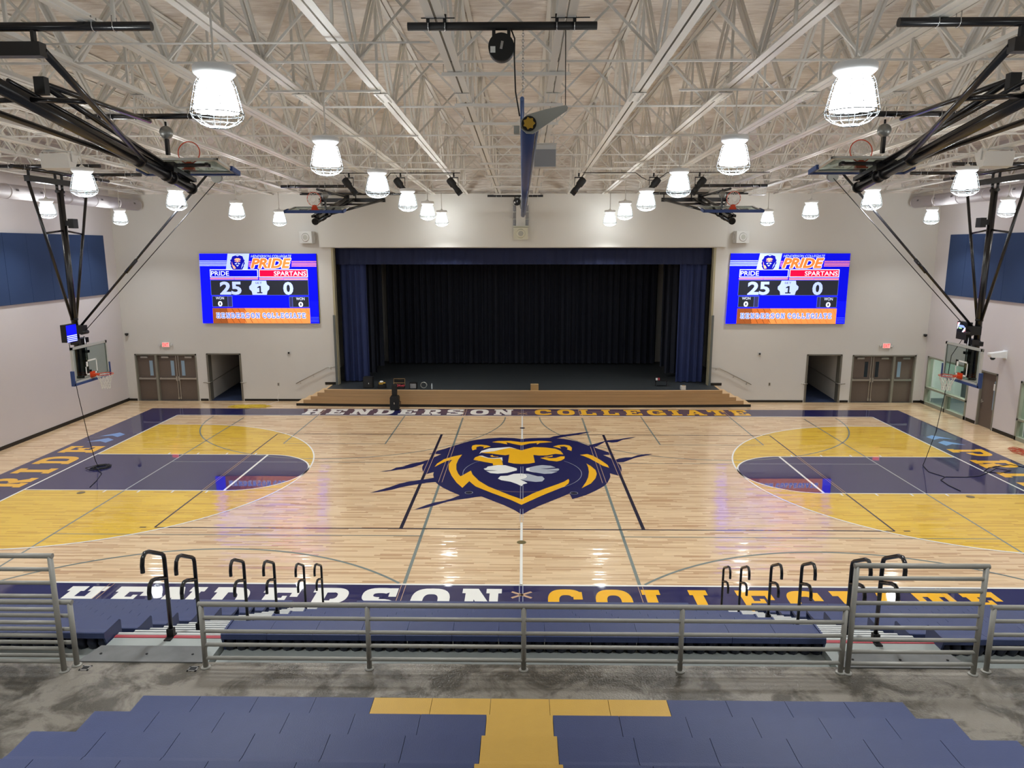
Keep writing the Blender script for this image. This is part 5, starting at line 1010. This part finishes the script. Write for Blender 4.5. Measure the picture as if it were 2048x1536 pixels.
for x, lab in ((-9.33, 'square speaker on the wall above the left scoreboard'), (9.36, 'square speaker on the wall above the right scoreboard'), (-0.09, 'square cream speaker below a bracket at the middle of the wall over the stage')):
    c = abs(x) < 1; z = 7.42 if c else 7.27; y = YB - (0.45 if c else 0.16)
    root = thing('wall_speaker', lab, 'speaker', (x, y, z)); m1 = mat('speaker_cream', 'cfcdb8', 0.6) if c else M_SPK
    R_ = Matrix.Rotation(-0.25 * (1 if x < 0 else -1) * (0 if c else 1), 4, 'Z')
    MB().box(-0.3, 0.3, -0.14, 0.14, -0.25, 0.25, R_).build('cabinet', m1, root)
    b = MB(); b.tube([tuple(R_ @ Vector((0, -0.14, 0))), tuple(R_ @ Vector((0, -0.165, 0)))], [0.19, 0.15], 28); b.build('horn_ring', m1, root)
    b = MB(); b.tube([tuple(R_ @ Vector((0, -0.16, 0))), tuple(R_ @ Vector((0, -0.17, 0)))], 0.11, 24); b.build('cone', mat('cone_grey', 'a9a89e', 0.6), root)
    if c:
        MB().box(-0.2, 0.2, 0.1, 0.45, 0.32, 1.2).build('support_column', M_BULK, root)
        b = MB()
        for q in (-0.27, 0.27):
            for k in range(3): b.box(q - 0.06, q + 0.06, 0.15, 0.45, 0.35 + 0.3 * k, 0.58 + 0.3 * k)
        b.build('side_bracket', M_GRILLE, root); MB().box(-0.33, 0.33, 0.0, 0.45, 0.27, 0.32).build('shelf', m1, root)
    else: MB().box(-0.34 if x > 0 else 0.3, -0.3 if x > 0 else 0.34, -0.05, 0.16, -0.12, 0.12).build('wall_bracket', m1, root)

# ------------------------------------------------------------------ stage lighting bars and spotlights
YS, ZSB = 2.35, 9.13
for x0, x1, lab, xs in ((-6.0, -2.0, 'left', (-5.55, -3.9, -2.2)), (1.95, 7.8, 'right', (1.78, 4.15, 5.6))):
    root = thing('lighting_bar', 'pale steel lighting bar under the joists %s of the divider curtain' % lab, 'lighting bar', (0, YS, ZSB))
    MB().tube([(x0, 0, 0), (x1, 0, 0)], 0.022, 10).build('bar', M_STEELW, root)
    for k in range(4): x = x0 + 0.2 + (x1 - x0 - 0.4) * k / 3; MB().tube([(x, 0, 0), (x, 0, zc(YS) - ZSB)], 0.008, 5).build('hanger_rod', M_CHROME, root)
    b = MB(); P = []
    for k in range(30): x = x0 + (x1 - x0) * k / 29; P.append((x, -0.03, 0.04 - (0.25 if 8 < k < 13 else 0) * math.sin((k - 8) / 5 * PI if 8 < k < 13 else 0)))
    b.tube(P, 0.012, 5); b.build('power_cable', M_BLACKM, root)
    for i, x in enumerate(xs):
        d_ = 1 if x < 0 else -1; tgt = (x + (0.3 if x < 0 else -0.3), 3.2)
        root = thing('stage_spotlight', 'black stage spotlight clamped on the lighting bar %s of the divider curtain, %s from it' % (lab, ORD[(2 - i) if x < 0 else i]), 'spotlight', (x, YS, ZSB - 0.02))
        MB().box(-0.025, 0.025, -0.03, 0.03, -0.06, 0.05).build('clamp', M_BLACKM, root)
        MB().box(-0.13, 0.13, -0.02, 0.02, -0.1, -0.07).box(-0.14, -0.125, -0.02, 0.02, -0.34, -0.07).box(0.125, 0.14, -0.02, 0.02, -0.34, -0.07).build('yoke', M_BLACKM, root)
        Mt = Matrix.Translation((0, 0, -0.33)) @ Matrix.Rotation(math.radians(-38) * d_, 4, 'Y')
        b = MB(); b.lathe([(0.05, 0.28), (0.1, 0.26), (0.115, 0.2), (0.115, 0.02), (0.085, -0.02), (0.08, -0.12), (0.095, -0.15), (0.095, -0.28)], 16, (0, 0, 0), Mt); b.build('lamp_body', M_BLACKM, root)
        b = MB(); b.box(-0.09, 0.09, -0.09, 0.09, -0.34, -0.28, Mt); b.build('barrel_frame', M_BLACKM, root)
        MB().tube([(0.0, 0.03, -0.2), (-0.12 * d_, 0.05, -0.05), (-0.2 * d_, 0.02, 0.08), (-0.12 * d_, 0, 0.06)], 0.01, 5).build('lead', M_BLACKM, root)
root = thing('wire_basket_guard', 'small white wire basket guard fixed under the joists near the right folded hoop', 'wire guard', (8.75, 6.5, 8.95))
b = MB()
for k in range(7):
    b.tube([(-0.25 + 0.083 * k, -0.2, -0.18), (-0.25 + 0.083 * k, -0.2, 0.12)], 0.006, 4).tube([(-0.25, -0.2, -0.18 + 0.05 * k), (0.25, -0.2, -0.18 + 0.05 * k)], 0.006, 4)
b.box(-0.26, 0.26, -0.2, 0.2, 0.12, 0.14).box(-0.26, 0.26, -0.21, 0.2, -0.2, -0.18); b.build('basket', M_LAMPB, root)
# ------------------------------------------------------------------ upper stand: walkway, benches
ZW = 2.95
struct(MB().box(XL, XR, -26.0, -15.26, ZW - 0.3, ZW).build('floor_walkway', M_CONC))
struct(MB().box(XL, XR, -15.5, -15.3, 0, ZW - 0.3).build('wall_under_walkway', M_WALL))
def module(name, x, y, z, m, parent, w=0.4555, d=0.34, upper=True, loc0=(0, 0, 0)):
    """moulded bench module: flat top with a rolled front lip and a rib at the rear"""
    b = MB(); g = 0.0018
    prof = [(0.0, -0.13), (0.0, -0.02), (-0.012, 0.0), (-d * 0.68, 0.0), (-d * 0.7, 0.006), (-d + 0.01, 0.014), (-d, 0.008), (-d, -0.05), (-d + 0.02, -0.05), (-0.02, -0.03), (-0.02, -0.13)]
    b.prism([(p[0], p[1]) for p in prof], g, w - g, Matrix(((0, 0, 1, 0), (1, 0, 0, 0), (0, 1, 0, 0), (0, 0, 0, 1))))
    o = clean(b.build(name, m, parent)); o.location = (x, y, z); return o
def copy_part(o, parent, loc, m=None):
    c = o.copy(); COL.objects.link(c); c.parent = parent; c.location = loc
    return c
W0 = 0.4577; modB = modY = None
for i in range(6):
    yf_, z = -16.40 - 0.61 * i, 3.37 + 0.29 * i
    where = ['lowest, next to the walkway', 'second row up from the walkway', 'third row up from the walkway', 'fourth row up from the walkway', 'fifth row up from the walkway', 'sixth row up from the walkway'][i]
    root = thing('bleacher_bench', 'blue and yellow bench row of the upper stand, %s' % where, 'bench', (0, yf_, z), 0, 'bench rows of the upper stand')
    for k in range(13):
        x = -2.975 + W0 * k; yel = (4 <= k <= 8) if i == 0 else k == 6
        if yel:
            if modY is None: modY = module('yellow_seat', x, 0, 0, M_SEATY, root, W0)
            else: copy_part(modY, root, (x, 0, 0))
        else:
            if modB is None: modB = module('seat', x, 0, 0, M_SEAT, root, W0)
            else: copy_part(modB, root, (x, 0, 0))
    b = MB()
    for x in (-2.9, -1.45, 0, 1.45, 2.9): b.box(x - 0.03, x + 0.03, -0.3, -0.05, -0.42 if i else -0.42, -0.05)
    b.build('support_bracket', M_BLACKM, root)
    if i:
        MB().box(-2.975, 2.975, -0.34, 0.26, -0.47, -0.42).box(-2.975, 2.975, 0.24, 0.27, -0.71 if i > 1 else -0.71, -0.42).build('foot_deck', M_DECK, root)
# aisle steps of the upper stand beside the benches
for s_, lab in ((-1, 'blank-wall'), (1, 'window-wall')):
    root = thing('aisle_stairs', 'grey metal aisle steps beside the upper benches on the %s side' % lab, 'steps', (s_ * 3.65, -17.05, ZW))
    for k in range(8):
        y = -0.305 * k; z = 0.145 * (k + 1)
        MB().box(-0.6, 0.6, y - 0.62, y, z - 0.145, z).build('step', M_DECK, root)
        MB().box(-0.6, 0.6, y - 0.03, y + 0.004, z - 0.002, z + 0.004).build('nosing', M_ALU, root)

# ------------------------------------------------------------------ lower telescopic stand
sections = ((-10.62, -4.23, 'blank-wall section'), (-3.04, 3.06, 'middle section'), (4.22, 10.62, 'window-wall section'))
for x0, x1, sec in sections:
    nmod = round((x1 - x0) / 0.47); wm = (x1 - x0) / nmod; first_mod = None
    for i in range(10):
        yf_, z = -9.14 - 0.60 * i, 0.43 + 0.2845 * i
        root = thing('bleacher_bench', 'navy bench row in the %s of the lower stand, %s up from the court' % (sec, ORD[i]), 'bench', (x0, yf_, z), 0, 'bench rows of the lower stand')
        for k in range(nmod):
            if first_mod is None: first_mod = module('seat', 0, 0, 0, M_SEAT, root, wm, 0.30)
            else: copy_part(first_mod, root, (wm * k, 0, 0))
        if i >= 5:
            for xx in (0.0, x1 - x0 - 0.02):
                e = MB(); e.prism([(0.01, -0.2), (0.01, -0.01), (-0.02, 0.014), (-0.29, 0.01), (-0.3, -0.03), (-0.2, -0.3), (-0.08, -0.32)], xx, xx + 0.02, Matrix(((0, 0, 1, 0), (1, 0, 0, 0), (0, 1, 0, 0), (0, 0, 0, 1))))
                clean(e.build('end_cap', M_SEAT, root))
        L = x1 - x0
        if i == 9:
            for k in range(nmod): 
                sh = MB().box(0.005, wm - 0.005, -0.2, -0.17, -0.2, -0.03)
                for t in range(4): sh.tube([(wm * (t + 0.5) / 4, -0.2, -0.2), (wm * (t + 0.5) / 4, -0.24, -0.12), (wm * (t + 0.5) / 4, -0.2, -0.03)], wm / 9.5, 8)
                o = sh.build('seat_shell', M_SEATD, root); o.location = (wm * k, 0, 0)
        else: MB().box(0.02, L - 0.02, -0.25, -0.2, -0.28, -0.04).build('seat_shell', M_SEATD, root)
        dz = -0.2 if i == 9 else -0.38
        MB().box(0, L, -0.7 if i == 9 else -0.34, (0.02 if i == 9 else 0.24) if i else -0.02, dz - 0.03, dz).box(0, L, 0.22 if i else -0.04, 0.245 if i else -0.02, -0.41 - (0.26 if i else 0.02), -0.38).build('foot_deck', M_DECK, root)
        if i < 9: MB().box(0, L, 0.2 if i else -0.06, 0.25 if i else -0.02, -0.381, -0.374).build('nosing', M_ALU, root)
for s_, lab in ((-1, 'blank-wall'), (1, 'window-wall')):
    xc = s_ * 3.635; root = thing('aisle_stairs', 'silver nosed aisle steps down the lower stand on the %s side' % lab, 'steps', (xc, -14.6, 0))
    for k in range(19):
        y = 0.3 * k; z = 2.87 - 0.1425 * k
        o = MB().box(-0.585, 0.585, y - (0.66 if k == 0 else 0.3), y, z - 0.15, z).build('step', M_DECK if k == 0 else mat('step_tread_grey', '6c7173', 0.45), root)
        MB().box(-0.585, 0.585, y - 0.018, y + 0.004, z - 0.03, z + 0.003).build('nosing', M_ALU, root)
    MB().box(-0.585, 0.585, -0.1, -0.05, 2.87, 2.876).build('red_stripe', M_RED, root)
    root = thing('transition_plate', 'grey steel plate bridging the walkway to the %s aisle steps' % lab, 'metal plate', (xc, -15.2, ZW))
    MB().prism([(-0.6, -0.08), (0.6, -0.08), (0.53, 0.2), (-0.53, 0.2)], 0.0, 0.012).build('plate', mat('scuffed_steel', '77797a', 0.4, metal=0.5, noise=0.3, nscale=6), root)
    b = MB()
    for x in (-0.45, 0, 0.45): b.tube([(x, 0.05, 0.012), (x, 0.05, 0.018)], 0.012, 8)
    b.build('screw', M_BLACKM, root)
    for j, (y, zt) in enumerate([(-14.66, 3.80), (-14.03, 3.48), (-12.70, 2.83), (-11.62, 2.32), (-10.27, 1.66), (-9.28, 1.20)]):
        k = round((y + 14.6) / 0.3); zb_ = 2.87 - 0.1425 * max(0, math.ceil((y + 14.6) / 0.3 - 1e-6)); h = zt - zb_
        where = ['at the top', 'second from the top', 'third from the top', 'fourth from the top', 'fifth from the top', 'at the bottom by the court'][j]
        root = thing('aisle_handrail', 'black double-hooked handrail in the %s aisle, %s' % (lab, where), 'handrail', (xc, y, zb_), 0, 'black aisle handrails')
        r = 0.021
        def bend(z, drop, back):
            return [(0, 0, z - 0.07), (0, -0.012, z - 0.025), (0, -0.05, z + 0.005), (0, -back + 0.12, z + 0.13), (0, -back + 0.05, z + 0.145), (0, -back + 0.005, z + 0.11), (0, -back - 0.015, z + 0.04), (0, -back - 0.015, z - 0.03)]
        MB().tube([(0, 0, 0)] + bend(h, 0.2, 0.40), r, 10).build('rail', M_BLACK, root)
        zm = h - 0.28; MB().tube([(0, 0, zm), (0, -0.2, zm + 0.085), (0, -0.27, zm + 0.1), (0, -0.32, zm + 0.075), (0, -0.34, zm + 0.01), (0, -0.34, zm - 0.06)], r, 10).build('lower_rail', M_BLACK, root)
        MB().box(-0.035, 0.035, -0.1, 0.05, 0, 0.012).prism([(-0.035, -0.03), (0.035, -0.03), (0.03, 0.03), (-0.03, 0.03)], 0.012, 0.09).build('base_plate', M_BLACKM, root)

# ------------------------------------------------------------------ guard rails
def rail(label, xs, h, nr, y, grp=None, name='guard_rail', cat='railing'):
    root = thing(name, label, cat, (xs[0], y, ZW), 0, grp); L = xs[-1] - xs[0]; r = 0.024
    for x in xs:
        MB().tube([(x - xs[0], 0, 0), (x - xs[0], 0, h)], r, 12).build('post', M_RAIL, root)
        MB().lathe([(0.045, 0), (0.045, 0.008), (0.024, 0.012)], 14, (x - xs[0], 0, 0)).build('post_foot', M_RAIL, root)
    MB().tube([(-r, 0, h), (L + r, 0, h)], r, 12).build('top_rail', M_RAIL, root)
    for k in range(nr - 1):
        z = 0.10 + (h - 0.10) * k / (nr - 1); MB().tube([(0, 0, z), (L, 0, z)], 0.019, 10).build('cross_rail', M_RAIL, root)
    return root
rail('low grey five-bar guard rail in front of the middle seats', [-2.97, -1.42, 0.03, 1.49, 2.98], 0.645, 5, -15.35)
rail('low grey guard rail reaching to the window wall, beyond the tall aisle gate', [4.35, 5.85, 7.35, 8.85, 10.6], 0.645, 5, -15.31)
rail('low grey guard rail reaching to the blank wall, behind the open tall gate', [-10.6, -8.85, -7.35, -5.85, -4.21], 0.645, 5, -15.33)
rail('tall grey nine-bar gate closing the aisle on the window-wall side', [3.04, 4.20], 1.07, 9, -15.36, None, 'aisle_gate', 'gate')
rail('tall grey nine-bar gate swung open in front of the low rail', [-5.45, -4.27], 1.15, 9, -15.43, None, 'aisle_gate', 'gate')
for x, lab in ((-4.1, 'left'), (-3.08, 'right')):
    root = thing('floor_socket', 'small square steel socket in the walkway at the %s of the open aisle' % lab, 'floor socket', (x, -15.38, ZW))
    b = MB(); b.box(-0.045, 0.045, -0.04, -0.025, 0, 0.006).box(-0.045, 0.045, 0.025, 0.04, 0, 0.006).box(-0.045, -0.03, -0.04, 0.04, 0, 0.006).box(0.03, 0.045, -0.04, 0.04, 0, 0.006); b.build('rim', M_CHROME, root)
    MB().box(-0.03, 0.03, -0.025, 0.025, 0, 0.002).build('opening', M_BLACKM, root)
